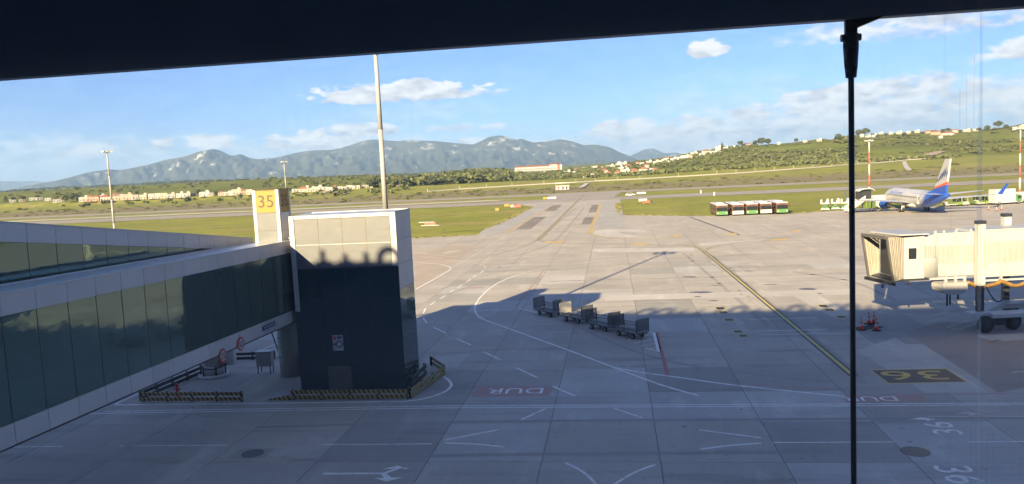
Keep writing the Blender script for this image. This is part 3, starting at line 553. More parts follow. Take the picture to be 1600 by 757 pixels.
# yellow stand lead-in line with black edges, taxi curves
pl('stand_line_border', [(1099, 392), (1210, 484), (1334, 588)], .62, BPAINT, .005); pl('stand_line', [(1099, 392), (1210, 484), (1334, 588)], .26, YPALE, .0075)
yc = [(1099, 392), (1088, 386.5), (1070, 384), (1040, 383), (960, 381.5), (870, 380), (850, 378), (838, 375)]
pl('taxi_curve_border', yc, .60, PATCH_D, .003, True); pl('taxi_curve_line', yc, .16, YPAINT, .007, True)
yc = [(1101, 394), (1106, 389), (1120, 384.5), (1160, 379), (1215, 374.5)]
pl('taxi_curve_border', yc, .5, PATCH_D, .0035, True); pl('taxi_curve_line', yc, .15, YPAINT, .0075, True)
pl('taxi_curve_line', [(838, 375.5), (800, 381), (740, 386), (650, 390)], .35, mat('worn_yellow', (.42, .28, .12), .7, c2=(.35, .25, .16), scale=1, coord='World'), .004, True)
strip('taxiway_centre_border', [T(-15.8, 158), T(-15.6, 250), T(-15.2, 400)], .9, PATCH_D, .003, far_apron); strip('taxiway_centre_line', [T(-15.8, 158), T(-15.6, 250), T(-15.2, 400)], .2, YPAINT, .007, far_apron)
for da in (-25.9, -25.4): strip('taxiway_edge_line', [T(da, 179), T(da + 1.6, 296)], .22, YPAINT, .007, far_apron)
for da in (-5.85, -5.2): strip('taxiway_edge_line', [T(da, 170), T(da + .5, 297)], .34, YPAINT, .007, far_apron)
pl('taxiway_edge_line', [(920, 364), (925, 367), (950, 371.5), (990, 373), (1060, 371)], .3, YPAINT, .007, True, far_apron)
pix('pale_apron_corner', [(932, 360), (958, 360), (975, 366), (1010, 371), (950, 371), (926, 366)], PATCH_L, .0015, far_apron)
for px, py, w in ((866, 379, 14), (1001, 382.5, 10), (1058, 369, 6), (1143, 366, 8), (1245, 361.5, 6), (1218, 375, 12)):
    pix('yellow_marking', [(px - w, py + 1.4), (px + w, py + .4), (px + w, py - 1.6), (px - w, py - .8)], YPAINT, .005, apron)
pl('black_drain_line', [(1077, 339), (1155, 367.5)], .42, BPAINT, .004)
for pp in ([(1205, 339), (1235, 347)], [(1190, 364), (1250, 360), (1268, 356), (1264, 352), (1240, 347)], [(1240, 340), (1300, 350), (1311, 354), (1300, 358), (1230, 364)], [(1265, 336), (1320, 348), (1346, 351), (1348, 354), (1330, 358), (1290, 362)], [(1180, 342), (1200, 341)]): pl('stand_curve_line', pp, .16, WFAINT, .006, True)
for pp in ([(1440, 497), (1482, 488)], [(1452, 502), (1500, 492)], [(1480, 511), (1524, 498)], [(1480, 511), (1496, 516)], [(1496, 516), (1536, 502)], [(1523, 519), (1530, 517)], [(1548, 461), (1580, 482)]): pl('stand_hatch_line', pp, .12, WFAINT)
for pp in ([(1542, 537), (1562, 531)], [(1560, 545), (1600, 532)], [(1525, 527), (1548, 536)], [(1325, 618), (1480, 616.5), (1600, 615)], [(1085, 594), (1140, 598), (1300, 609)]): pl('red_boundary_line', pp, .16, RPALE)
for pp in ([(1172, 499.5), (1278, 496.5)], [(1180, 518), (1295, 514.5)], [(1184, 523.5), (1330, 521)], [(1582, 582), (1600, 581)]): pl('stop_bar', pp, .12, WPAINT)
pl('crossing_line', [(1450, 651), (1640, 651)], .14, WFAINT)
for px, py in ((1125, 482), (1130, 488.5), (1139, 500), (1153, 518.5), (1161, 525), (1286, 478.5), (1296, 484.5), (1314, 495.5)):
    k = .8; pix('stop_number_frame', [(px - 11 * k, py - 2.6), (px + 8 * k, py - 2.6), (px + 12 * k, py + 2.6), (px - 8 * k, py + 2.6)], YPALE, .006); pix('stop_number_plate', [(px - 9 * k, py - 1.7), (px + 6.6 * k, py - 1.7), (px + 9.6 * k, py + 1.7), (px - 6 * k, py + 1.7)], BPAINT, .0085)
# arrows
pix('lane_arrow', [(504, 742), (506, 739), (598, 739), (594.5, 741.3)], WPAINT, .006); pix('lane_arrow', [(594.5, 741.3), (598, 739), (616, 733.2), (597, 733.7), (622, 728), (640, 733.2), (624, 733), (605, 740)], WPAINT, .0065)
pix('lane_arrow', [(594, 740.4), (602, 739.6), (612, 746.8), (630, 746.2), (604, 753), (584, 747), (600, 747.2)], WPAINT, .007)
pix('lane_arrow', [(1419, 655.3), (1440, 652.5), (1462, 655), (1446, 659), (1450, 656.5)], WPAINT, .0065); pix('lane_arrow', [(1492, 647.5), (1510, 643.5), (1540, 648.5), (1525, 648), (1516, 650), (1512, 647)], WFAINT, .0065)
# ground lettering
def text_mesh(s, m, extrude=0.0):
    c = bpy.data.curves.new('lettering', 'FONT'); c.body = s; c.align_x = 'CENTER'; c.align_y = 'CENTER'; c.size = 1; c.extrude = extrude; c.resolution_u = 4
    o = bpy.data.objects.new('lettering', c); col.objects.link(o); dg = bpy.context.evaluated_depsgraph_get(); me = bpy.data.meshes.new_from_object(o.evaluated_get(dg)); bpy.data.objects.remove(o)
    P = np.array([v.co[:] for v in me.vertices]); lo, hi = P.min(0), P.max(0); P = P - (lo + hi) / 2; P[:, :2] /= (hi - lo)[:2]     # unit box, centred
    me.vertices.foreach_set('co', P.astype(np.float32).ravel()); me.materials.clear(); me.materials.append(m); me.update(); return me
def ground_text(s, c, w, h, rz, m, z=.009):
    o = link('painted_lettering', text_mesh(s, m), apron, (c[0], c[1], z), rz); o.scale = (w, h, 1); return o
pix('red_stop_field', [(750, 604.5), (866, 603.5), (857, 619), (734, 620.5)], RPALE, .0055); ground_text('DUR', T(-7.1, 50.4), 3.8, 1.25, TH + math.pi, WPAINT)
pix('red_stop_field', [(1316, 620), (1440, 618.5), (1450, 627.5), (1322, 629)], RPALE, .0055); ground_text('DUR', T(15.0, 48.0), 3.1, .9, TH + math.pi, WPAINT)
pix('stand_number_frame', [(1359, 578), (1479, 576), (1514, 597.5), (1388, 600)], YPALE, .0055); pix('stand_number_plate', [(1362, 579), (1478, 577), (1509.5, 597), (1389, 599)], BPAINT, .0075)
c36 = (G(1360, 578) + G(1512, 598)) / 2; ground_text('36', c36 + Vector((-.15, .15, 0)), 3.9, 2.1, TH + math.pi, YPAINT, .0095)
ground_text('36', (G(1472.5, 669.5)), 1.95, 1.45, TH + R(90), WPAINT); ground_text('36', G(1499, 742), 2.05, 1.65, TH - R(90), WPAINT)
pix('red_marking', [(731, 451.5), (755, 450), (756, 448.3), (733, 449.6)], RPALE, .006); pix('red_marking', [(1318, 339), (1328, 338), (1328, 336), (1318, 337)], RPALE, .006)

# ------------------------------------------------------------------ terminal the picture is taken from
def terminal():
    t = thing('terminal_building', 'terminal building whose dark window beam and glazing frame the view', 'terminal', (0, 0, 0), TH)
    F = 2.25                                   # facade line, in front of the viewer
    CEIL = mat('interior_plaster', (.75, .75, .76), .8, var=.04); FLOOR = mat('interior_floor', (.52, .51, .5), .35, var=.08)
    BEAM = mat('beam_blue_grey_paint', (.42, .49, .56), .45, c2=(.34, .40, .46), scale=1.4, bump=.03, bscale=20)
    DULL = mat('terminal_cladding', (.16, .17, .18), .6, var=.1)
    W0, W1, TOP = -160.5, 160, 26.2
    MB().box(W0, W1, -46, F + .1, TOP - .5, TOP).build('roof', DULL, t)
    MB().box(W0, W1, F - .35, F + .1, 16.76, TOP - .51).build('upper_facade', DULL, t)
    MB().box(W0, W1, F - .35, F + .1, -.04, 13.05).build('lower_facade', DULL, t)
    MB().box(W0, W1, -46, F - .36, 13.0, 13.2).build('floor', FLOOR, t); MB().box(W0, W1, -46.3, -46.01, 0, TOP - .51).build('back_wall', CEIL, t)
    MB().box(W0, W1, -46, F - .36, 17.2, 17.4).build('ceiling', CEIL, t)
    for i in range(22):                        # unseen glazed bands on the lower storeys, added for the tower glass to reflect
        x0 = -56 + i * 3.6
        for z0, z1 in ((1.0, 5.4), (6.3, 12.2)): MB().box(x0 + .06, x0 + 3.54, F + .12, F + .17, z0, z1).build('reflected_facade_pane', GLASS, t)
    for z in (5.6, 5.95, 12.5): MB().box(-56, 23, F + .14, F + .5, z, z + .12).build('reflected_rail', WHITE, t)  # unseen pale rails, added to show as reflections in the tower glass
    for x in (W0, W1 - .3): MB().box(x, x + .3, -46, F + .09, -.04, TOP - .51).build('side_wall', CEIL, t)
    bz = 15 + .161 * F
    # hollow steel transom with a lower lip and bolt plate
    MB().box(W0 + .3, W1 - .3, F, F + .04, bz, 16.74).build('window_beam', BEAM, t)
    for i in range(-21, 21):                    # window panes, mullions well outside the middle one
        x0 = -3.9 + i * 7.8
        if x0 < W0 or x0 + 7.8 > W1: continue
        MB().box(x0 + .05, x0 + 7.75, F - .16, F - .152, 13.06, 16.74).build('window_pane', PANE, t)
        MB().box(x0 - .045, x0 + .045, F - .2, F - .12, 13.06, 16.74).build('mullion', DARKM, t)
    rx = .664; ry = F + .02                    # tension rod with its fork end, hung from the beam
    rod = MB().cyl((rx, ry, 13.2), (rx, ry, bz - .13), .0078, n=16).build('tension_rod', DARKM, t)
    k = MB(); k.cyl((rx, ry, bz - .157), (rx, ry, bz - .13), .0140, .0170, n=16); k.cyl((rx, ry, bz - .13), (rx, ry, bz - .075), .0170, .0205, n=16); k.cyl((rx, ry, bz - .075), (rx, ry, bz - .038), .0205, .0200, n=16); k.build('fork_end', DARKM, rod)
    k = MB(); k.box(rx - .016, rx + .016, ry - .006, ry + .006, bz - .06, bz + .02); k.build('lug_plate', DARKM, rod)
    MB().cyl((rx - .026, ry, bz - .048), (rx + .026, ry, bz - .048), .010, n=12).build('pin', DARKM, rod)
    k = MB(); k.add([(rx, ry - .0215, bz - .002), (rx + .018, ry - .0215, bz - .022), (rx + .085, ry - .0215, bz + .002), (rx, ry + .03, bz - .002), (rx + .018, ry + .03, bz - .022), (rx + .085, ry + .03, bz + .002)], [(0, 1, 2), (5, 4, 3), (0, 3, 4, 1), (1, 4, 5, 2), (2, 5, 3, 0)]); k.build('gusset', DARKM, rod)
    # unseen roof-edge arches and posts, made up to throw the scalloped shadow edge
    shape_rng = random.Random(4); x = -52.0
    while x < -1:
        k = MB(); kind = shape_rng.choice((0, 1, 1)); w = shape_rng.uniform(1.2, 1.7); h = 1.0
        if -39.6 < x < -38.0: x += 1.4; continue
        if kind == 0:
            rings = []
            for i in range(15):
                a = math.pi * i / 14; p = Vector((w / 2 * math.cos(a), 0, h - w / 2 + w / 2 * math.sin(a))); q = Vector((math.cos(a), 0, math.sin(a))) * .20
                rings.append([p - q + Vector((0, -.1, 0)), p + q + Vector((0, -.1, 0)), p + q + Vector((0, .1, 0)), p - q + Vector((0, .1, 0))])
            k.loft(rings, False); k.box(-w / 2 - .2, -w / 2 + .2, -.1, .1, 0, h - w / 2); k.box(w / 2 - .2, w / 2 + .2, -.1, .1, 0, h - w / 2)
        elif kind == 1: k.box(-.16, .16, -.1, .1, 0, h * shape_rng.uniform(.6, 1.1)); k.box(-w / 2, w / 2, -.1, .1, 0, h * shape_rng.uniform(.15, .35))
        else: k.box(-w / 2, -w / 2 + .42, -.1, .1, 0, h); k.bar((-w / 2 + .3, 0, h - .2), (w / 2, 0, .25), .2, .42); k.box(w / 2 - .3, w / 2 + .1, -.1, .1, 0, h)
        k.build('roof_shadow_shape', DULL, t, (x, F - .4, TOP)); x += w + shape_rng.uniform(.15, .55)
PANE = pane_mat('dusty_window_glass')
terminal()

# ------------------------------------------------------------------ walkways from the terminal to the gate tower
def walkway(name, label, a_right, width, b0, b1, ztop, zbot, mod, fas, bot_fas):
    """glazed bridge running out from the terminal: ztop/zbot are functions of b"""
    t = thing(name, label, 'walkway', T(0, 0), TH)
    n = int(round((b1 - b0) / mod)); bs = [b0 + (b1 - b0) * i / n for i in range(n + 1)]
    al = a_right - width
    def quadbox(x0, x1, y0, y1, f0, f1):
        mb = MB(); vs = [(x, y, f(y)) for f in (f0, f1) for y in (y0, y1) for x in (x0, x1)]
        return mb.add(vs, [(0, 2, 3, 1), (4, 5, 7, 6), (0, 1, 5, 4), (2, 6, 7, 3), (0, 4, 6, 2), (1, 3, 7, 5)])
    quadbox(al + .1, a_right - .16, b0, b1, lambda y: zbot(y) + .05, lambda y: ztop(y) - .12).build('inner_core', DARKM, t)
    quadbox(al + .05, a_right - .13, b0, b1, lambda y: ztop(y) - .12, lambda y: ztop(y) - .07).build('roof_sheet', ROOFM, t)
    quadbox(al + .1, a_right - .15, b0, b1, lambda y: zbot(y) - .02, lambda y: zbot(y) + .05).build('underside', GREY, t)
    for i in range(n):
        y0, y1 = bs[i] + .012, bs[i + 1] - .012
        quadbox(a_right - .12, a_right, y0, y1, lambda y: ztop(y) - fas, lambda y: ztop(y)).build('fascia_panel', FASCIA, t)
        if bot_fas: quadbox(a_right - .12, a_right, y0, y1, lambda y: zbot(y), lambda y: zbot(y) + bot_fas).build('lower_fascia_panel', FASCIA, t)
        quadbox(a_right - .15, a_right - .04, y0, y1, lambda y: zbot(y) + bot_fas + .01, lambda y: ztop(y) - fas - .01).build('glass_pane', GLASS, t)
        if i: quadbox(a_right - .14, a_right - .030, bs[i] - .016, bs[i] + .016, lambda y: zbot(y) + bot_fas + .012, lambda y: ztop(y) - fas - .012).build('mullion', DARKM, t)
        quadbox(al, al + .08, y0, y1, lambda y: zbot(y), lambda y: ztop(y)).build('rear_panel', FASCIA, t)
    quadbox(a_right - .2, a_right + .03, b0, b1, lambda y: ztop(y) + .002, lambda y: ztop(y) + .05).build('coping', LGREY, t)
    if bot_fas: quadbox(a_right - .05, a_right + .02, b0, b1, lambda y: zbot(y) - .07, lambda y: zbot(y) - .005).build('drip_edge', DARKM, t)
    quadbox(al + .02, a_right - .02, b1 + .003, b1 + .10, lambda y: zbot(y), lambda y: ztop(y)).build('end_panel', FASCIA, t)
    return t
Z1 = lambda b: 10.62 + (54 - b) * .023
walkway('glazed_walkway', 'long glazed walkway with pale fascia joining the tower marked 35', -22.72, 3.1, 2.6, 55.4, Z1, lambda b: Z1(b) - 5.72, 1.78, .82, .82)
Z2 = lambda b: 10.85 + max(53 - b, 0) * .127
walkway('ramped_walkway', 'sloping glazed walkway behind the long one, descending to the tower', -26.3, 3.2, 2.6, 53.0, Z2, lambda b: Z2(b) - 4.6, 1.8, .85, 0)

# ------------------------------------------------------------------ gate tower
SEAL = mat('glazing_seal', (.055, .06, .065), .6, var=.1)
def tilt(mb, x0, x1, y0, y1, z0, z1):
    """a pane whose outer face is set a few millimetres out of true"""
    e = [random.uniform(-.007, .007) for _ in range(2)]; vs = [(x, y + ((e[0] if x == x0 else -e[0]) + (e[1] if z == z0 else -e[1]) if y == y0 else 0), z) for z in (z0, z1) for y in (y0, y1) for x in (x0, x1)]
    return mb.add(vs, [(0, 2, 3, 1), (4, 5, 7, 6), (0, 1, 5, 4), (2, 6, 7, 3), (0, 4, 6, 2), (1, 3, 7, 5)])
def tower():
    t = thing('gate_tower', 'gate tower of rust-streaked white panels above dark glass', 'tower', T(-22.35, 50.6), TH)
    Wd, Dp, H = 7.6, 3.85, 12.5
    MB().box(.06, Wd - .06, .06, Dp - .06, 0.02, H - .12).build('core', DARKM, t)
    MB().box(.02, Wd - .02, .02, Dp - .02, H - .1, H - .04).build('roof_slab', ROOFM, t)
    fr = [10.42, 8.78]                        # joints between the two panel rows, lower end of the cladding
    xs = [.36 + (Wd - .36 - .42) * i / 4 for i in range(5)]; gl = [8.70, 6.55, 4.40, 2.25, .12]
    for i in range(4):
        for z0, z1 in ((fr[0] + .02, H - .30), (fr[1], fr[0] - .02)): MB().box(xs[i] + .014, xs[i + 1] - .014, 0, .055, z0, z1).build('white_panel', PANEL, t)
        for k in range(4): tilt(MB(), xs[i] + .012, xs[i + 1] - .012, .014, .055, gl[k + 1] + .016, gl[k] - .016).build('glass_pane', TGLASS, t)
        if i: MB().box(xs[i] - .012, xs[i] + .012, -.006, .05, fr[1], H - .3).build('joint_strip', RUST, t); MB().box(xs[i] - .014, xs[i] + .014, -.004, .05, .12, fr[1] - .08).build('mullion', SEAL, t)
        MB().box(xs[i] + .02, xs[i + 1] - .02, -.02, .06, H - .27, H - .04).build('parapet_cap', WHITE, t)
        MB().box(xs[i] + .016, xs[i + 1] - .016, -.006, .05, fr[0] - .018, fr[0] + .018).build('joint_strip', WHITE, t)
    for z in gl[1:4]: MB().box(.36, Wd - .42, .002, .05, z - .012, z + .012).build('transom', SEAL, t)
    for x0, x1 in ((0, .34), (Wd - .4, Wd)):
        MB().box(x0, x1, -.03, .058, fr[1] - 3.0 * (x0 == 0), H - .04).build('corner_post', WHITE, t)
        MB().box(x0, x1, .0, .058, .1, fr[1] - 3.0 * (x0 == 0) - .01).build('corner_glass', TGLASS, t)
    ys = [.08, Dp * .5, Dp - .03]; sr = [H - .06, 10.5, 8.85, 7.1]; sg = [7.1, 4.95, 2.85, .12]
    SIDE = mat('side_panel_grey', (.44, .44, .45), .45, var=.05, scale=1)
    for j in range(2):
        for k in range(3): MB().box(Wd - .055, Wd + .004, ys[j] + .012, ys[j + 1] - .012, sr[k + 1] + .012, sr[k] - .012).build('side_panel', SIDE, t)
        for k in range(3): MB().box(Wd - .055, Wd - .008, ys[j] + .012, ys[j + 1] - .012, sg[k + 1] + .012, sg[k] - .012).build('side_glass_pane', GLASS if k == 0 else TGLASS, t)
        MB().box(-.004, .05, ys[j] + .012, ys[j + 1] - .012, 7, H - .06).build('side_panel', SIDE, t)
    MB().box(Wd - .06, Wd + .02, .06, Dp, H - .05, H).build('parapet_cap', DARKM, t); MB().box(0, Wd, Dp - .06, Dp + .02, H - .05, H).build('parapet_cap', LGREY, t)
    for z in (11.6, 11.1, 10.8, 8.4): MB().box(Wd + .004, Wd + .02, 1.05, 1.16, z, z + .06).build('vent_clip', WHITE, t)
    dz = mat('door_grey', (.10, .105, .11), .4, var=.06); d = MB().box(2.05, 3.75, -.02, .05, .12, 1.85).build('service_door', dz, t); MB().box(3.5, 3.56, -.06, -.021, .85, 1.0).build('door_handle', STEEL, d)
    p = MB().box(2.55, 3.3, -.012, .01, 2.95, 4.05).build('notice', WHITE, t)
    k = MB(); n = 20; ri, ro = .17, .27
    k.add([(3.02 + r_ * math.cos(2 * math.pi * i / n), -.015, 3.42 + r_ * math.sin(2 * math.pi * i / n)) for r_ in (ri, ro) for i in range(n)], [(i, (i + 1) % n, n + (i + 1) % n, n + i) for i in range(n)]); k.build('ring_symbol', NAVY, p)
    for x, z, w, h, m in ((2.6, 3.72, .22, .24, RED), (2.88, 3.78, .34, .2, NAVY), (2.6, 3.3, .14, .2, NAVY), (2.6, 3.02, .2, .16, GREY)): MB().box(x, x + w, -.016, -.013, z, z + h).build('printed_block', m, p)
    MB().box(-.05, Wd + .05, -.05, Dp + .05, -.003, .1).build('plinth', GREY, t)
tower()
def number_box():
    t = thing('gate_number_box', 'white box on the walkway roof with yellow plates reading 35', 'gate sign', T(-25.25, 51.35, 10.60), TH)
    w, d, h = 1.95, 1.9, 3.75
    MB().box(.05, w - .05, .05, d - .05, 0.02, h - .05).build('core', DARKM, t)
    for x0, x1, y0, y1 in ((0, .24, 0, .24), (w - .24, w, 0, .24), (0, .2, d - .2, d), (w - .2, w, d - .2, d)): MB().box(x0, x1, y0, y1, 0, h).build('corner_post', WHITE, t)
    for z0, z1 in ((.02, .86), (.88, 2.12)):
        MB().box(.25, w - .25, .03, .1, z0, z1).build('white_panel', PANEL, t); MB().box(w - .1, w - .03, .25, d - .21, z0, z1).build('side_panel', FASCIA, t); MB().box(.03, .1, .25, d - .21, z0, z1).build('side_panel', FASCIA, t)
    pf = MB().box(.25, w - .25, .02, .1, 2.16, h - .04).build('number_plate', YEL, t); ps = MB().box(w - .1, w - .02, .25, d - .21, 2.16, h - .04).build('number_plate', YEL, t)
    m = text_mesh('35', BROWN, .01)
    o = link('numerals', m, pf, (w / 2, .012, 2.95)); o.rotation_euler = (R(90), 0, 0); o.scale = (1.12, .86, .5)
    o = link('numerals', m, ps, (w - .012, .25 + (d - .46) / 2, 2.95)); o.rotation_euler = (R(90), 0, R(90)); o.scale = (1.0, .86, .5)
    MB().box(-.01, w + .01, -.01, d + .01, h, h + .03).build('cap', RUST, t)
    k = MB(); k.tube([(w, .6, .3), (w + .25, .6, .28), (w + .45, .5, .1)], .02); k.build('cable', LGREY, t)
number_box()

# ------------------------------------------------------------------ apron floodlight masts
def flood_mast(name, label, base, H, r0_, r1_, m=None, bands=None, head=1.6, group=None, nl=6):
    t = thing(name, label, 'light mast', base, 0, group)
    if bands:
        for i in range(bands):
            z0, z1 = H * i / bands, H * (i + 1) / bands; a = r0_ + (r1_ - r0_) * i / bands; b = r0_ + (r1_ - r0_) * (i + 1) / bands
            MB().cyl((0, 0, z0), (0, 0, z1), a, b, 12).build('pole_section', MASTRED if i % 2 == 0 else WHITE, t)
    else:
        n = 4
        for i in range(n):
            z0, z1 = H * i / n, H * (i + 1) / n; MB().cyl((0, 0, z0), (0, 0, z1), r0_ + (r1_ - r0_) * i / n + .012 * (i == 0), r0_ + (r1_ - r0_) * (i + 1) / n, 16).build('pole_section', m, t)
    MB().box(-r0_ * 2, r0_ * 2, -r0_ * 2, r0_ * 2, -.05, .12).build('base_plate', GREY, t)
    k = MB(); k.cyl((0, 0, H - .1), (0, 0, H + .35), head * .32, head * .26, 12); hd = k.build('lamp_head', GREY, t)
    for i in range(nl):
        a = 2 * math.pi * i / nl + .3; c, s = math.cos(a), math.sin(a); q = MB(); q.bar((c * head * .25, s * head * .25, H + .1), (c * head * .8, s * head * .8, H + .12), .07)
        q.bar((c * head * .72, s * head * .72, H - .02), (c * head * 1.25, s * head * 1.25, H + .16), head * .42, .22); q.build('floodlight', LGREY, hd)
    return t
MASTRED = mat('mast_red', (.34, .10, .07), .6, var=.1); POLEW = mat('mast_galvanised', (.36, .355, .345), .5, c2=(.28, .275, .265), scale=1.5, stretch=(3, 3, .5))
flood_mast('floodlight_mast', 'tall grey floodlight mast rising right behind the gate tower', Vector((-9.63, 59.35, 0)), 24.6, .26, .15, POLEW)
flood_mast('floodlight_mast', 'pale pole with lamp head on the grass behind the ramped walkway', G(181.5, 386), 24.2, .30, .17, POLEW, head=1.1)
p2 = G(450, 336); flood_mast('floodlight_mast', 'distant lamp mast standing just behind the yellow 35 sign box', p2, 22.5, .32, .18, POLEW, head=1.3)
flood_mast('floodlight_mast', 'red and white banded mast beside the aircraft nose', G(1358.5, 327.5), 17.6, .27, .16, None, 6, .85)
flood_mast('floodlight_mast', 'red and white banded mast at the right edge by the container truck', G(1593, 315.5), 18.8, .27, .16, None, 6, .85)

# ------------------------------------------------------------------ kit under the walkway
def barrier(label, a0, b0, a1, b1, z=0.0, striped=True, h=.72, slab=True):
    p0, p1 = T(a0, b0), T(a1, b1); d = p1 - p0; Ln = d.length; rz = math.atan2(d.y, d.x)
    t = thing('guard_rail', label, 'guard rail', (p0.x, p0.y, z), rz, 'guard rails round the gate tower foot')
    m = STRIPE if striped else DARKM; n = max(2, int(Ln / 1.7) + 1)
    for i in range(n):
        x = .12 + (Ln - .24) * i / (n - 1); MB().box(x - .07, x + .07, .02, .16, 0, h).build('post', DARKM, t)
    for z0 in (h * .12, h * .62): MB().cbox(0, Ln, -.06, .015, z0, z0 + h * .34, .015).build('rail', m, t)
barrier('short striped guard rail lying free in front of the round pedestal', -33.35, 48.65, -25.7, 48.5)
barrier('dark guard rail running back from the striped rail under the walkway', -33.5, 48.85, -32.75, 55.9, striped=False)
barrier('dark guard rail at the far side of the round pedestal', -32.65, 59.9, -28.7, 60.25, striped=False)
barrier('long striped guard rail along the front foot of the gate tower', -22.3, 48.75, -14.05, 48.75)
barrier('striped guard rail on the right side of the gate tower foot', -13.95, 48.85, -12.9, 54.7)
barrier('striped guard rail closing the far right corner behind the tower', -12.95, 54.9, -14.6, 57.6)
barrier('dark guard rail standing close against the tower right wall', -14.45, 50.9, -14.3, 54.6, striped=False, h=.95)
k = thing('striped_kerb', 'low sloping striped kerb at the left end of the tower rail', 'kerb', T(-24.2, 48.72), TH)
MB().add([(0, 0, 0), (1.85, 0, 0), (1.85, .22, 0), (0, .22, 0), (.25, .02, .10), (1.85, .02, .34), (1.85, .2, .34), (.25, .2, .10)], [(0, 3, 2, 1), (4, 5, 6, 7), (0, 1, 5, 4), (1, 2, 6, 5), (2, 3, 7, 6), (3, 0, 4, 7)]).build('striped_face', STRIPE, k); MB().box(0.2, 1.9, .24, 1.6, 0, .06).build('ramp_plate', GREY, k)
def pier():
    t = thing('bridge_column', 'round concrete column under the walkway with a pale green notice', 'column', T(-25.15, 55.35), TH)
    CONC = mat('column_concrete', (.44, .42, .38), .75, var=.12, scale=2, stretch=(1, 1, .3))
    MB().cyl((0, 0, 0), (0, 0, 4.86), .84, n=28).build('shaft', CONC, t); MB().cyl((0, 0, 0), (0, 0, .12), .93, n=28).build('base_collar', GREY, t)
    MB().cyl((.98, .25, 0), (.98, .25, 4.86), .46, n=20).build('downpipe_casing', LGREY, t); MB().cyl((1.3, -.35, .35), (1.3, -.35, 1.6), .22, n=14).build('hose_reel', GREY, t)
    k = MB(); n = 6
    for i in range(n):
        a0 = R(205 + i * 9); a1 = R(205 + (i + 1) * 9); r_ = .87; k.add([(r_ * math.cos(a0), r_ * math.sin(a0), 1.25), (r_ * math.cos(a1), r_ * math.sin(a1), 1.25), (r_ * math.cos(a1), r_ * math.sin(a1), 4.5), (r_ * math.cos(a0), r_ * math.sin(a0), 4.5)], [(0, 1, 2, 3)])
    nb = k.build('green_notice', GREENISH, t)
    for z in (4.1, 3.6, 3.0, 2.3, 1.5):
        q = MB(); a0, a1, r_ = R(210), R(252), .882
        q.add([(r_ * math.cos(a0 + (a1 - a0) * i / 4), r_ * math.sin(a0 + (a1 - a0) * i / 4), zz) for zz in (z, z + .06) for i in range(5)], [(i, i + 1, i + 6, i + 5) for i in range(4)]); q.build('notice_rule', NAVY, nb)
pier()
def pedestal():
    c = T(-31.5, 55.2); t = thing('ground_power_pedestal', 'round pedestal with grey cabinets and coiled cable under the walkway', 'equipment', c, TH)
    MB().cyl((0, 0, 0), (0, 0, .22), 1.15, n=26).build('concrete_base', LGREY, t); MB().cyl((0, 0, .22), (0, 0, .72), .82, n=22).build('drum', WHITE, t)
    MB().cbox(-.55, .45, -.05, .75, .72, 1.85, .03).build('cabinet', mat('cabinet_beige', (.26, .25, .22), .6, var=.1), t); MB().cbox(.5, 1.5, .5, 1.0, .72, 2.15, .03).build('cabinet', LGREY, t)
    MB().prism([(-1.5, .3), (-.6, -.1), (-.6, .5), (-1.2, .6)], .8, 1.5).build('hood', WHITE, t)
    for i in range(6):
        a = i * math.pi / 3 + .2; MB().bar((.95 * math.cos(a), .95 * math.sin(a), .2), (.95 * math.cos(a), .95 * math.sin(a), .95), .09).build('bracket', BLACK, t)
    MB().tube([(1.02 * math.cos(a * .3), 1.02 * math.sin(a * .3), .82 + .05 * math.sin(a)) for a in range(22)], .055).build('cable', BLACK, t)
pedestal()
def round_sign(label, a, b, txt, tz):
    t = thing('height_sign', label, 'round sign', T(-22.72 + .045, b, tz), TH); n = 28; r_ = .42
    MB().cyl((0, 0, 0), (.02, 0, 0), r_, n=n).build('red_rim', RED, t); f = MB().cyl((.021, 0, 0), (.028, 0, 0), r_ * .76, n=n).build('white_face', WHITE, t)
    o = link('numerals', text_mesh(txt, BPAINT, .004), f, (.033, 0, 0)); o.rotation_euler = (R(90), 0, R(90)); o.scale = (.52, .36, .5)
    MB().box(-.05, -.004, -.04, .04, -.3, .3).build('bracket', STEEL, t)
round_sign('round red-rimmed sign reading 25, the lower left one on the fascia', 0, 40.9, '25', 5.08)
round_sign('upper right one of the two round red-rimmed fascia signs, nearer the concrete column', 0, 43.1, '4.2', 5.25)
t = thing('blue_plate', 'small dark blue plate on the walkway lower fascia near the tower', 'plate', T(-22.72 + .012, 46.1, 5.38), TH); MB().box(0, .02, 0, 1.9, 0, .3).build('plate', NAVY, t)
for i in range(4): MB().box(.021, .024, .25 + i * .4, .5 + i * .4, .1, .2).build('print_block', LGREY, t)
def hydrant():
    t = thing('fire_hydrant', 'small red fire hydrant behind the short striped rail', 'hydrant', T(-31.25, 49.75), TH); k = MB(); k.cyl((0, 0, 0), (0, 0, .08), .2, n=14); k.cyl((0, 0, .08), (0, 0, .8), .12, .11, 14); k.build('barrel', RED, t)
    k = MB(); k.cyl((0, 0, .8), (0, 0, .86), .16, n=14); k.cyl((0, 0, .86), (0, 0, 1.0), .12, .04, 14); k.build('bonnet', RED, t)
    for s in (-1, 1): MB().cyl((s * .1, 0, .58), (s * .24, 0, .58), .07, n=10).build('outlet', RED, t)
hydrant()
def leg_box():
    t = thing('cabinet_on_legs', 'grey box on thin legs beside the round concrete column', 'cabinet', T(-27.5, 55.9), TH); MB().cbox(-.6, .6, -.35, .35, .62, 1.75, .03).build('case', mat('cabinet_grey', (.28, .27, .26), .6, var=.08), t); MB().box(-.62, .62, -.37, .37, 1.755, 1.79).build('lid', LGREY, t)
    for x in (-.5, .5):
        for y in (-.28, .28): MB().box(x - .03, x + .03, y - .03, y + .03, 0, .62).build('leg', DARKM, t)
leg_box()
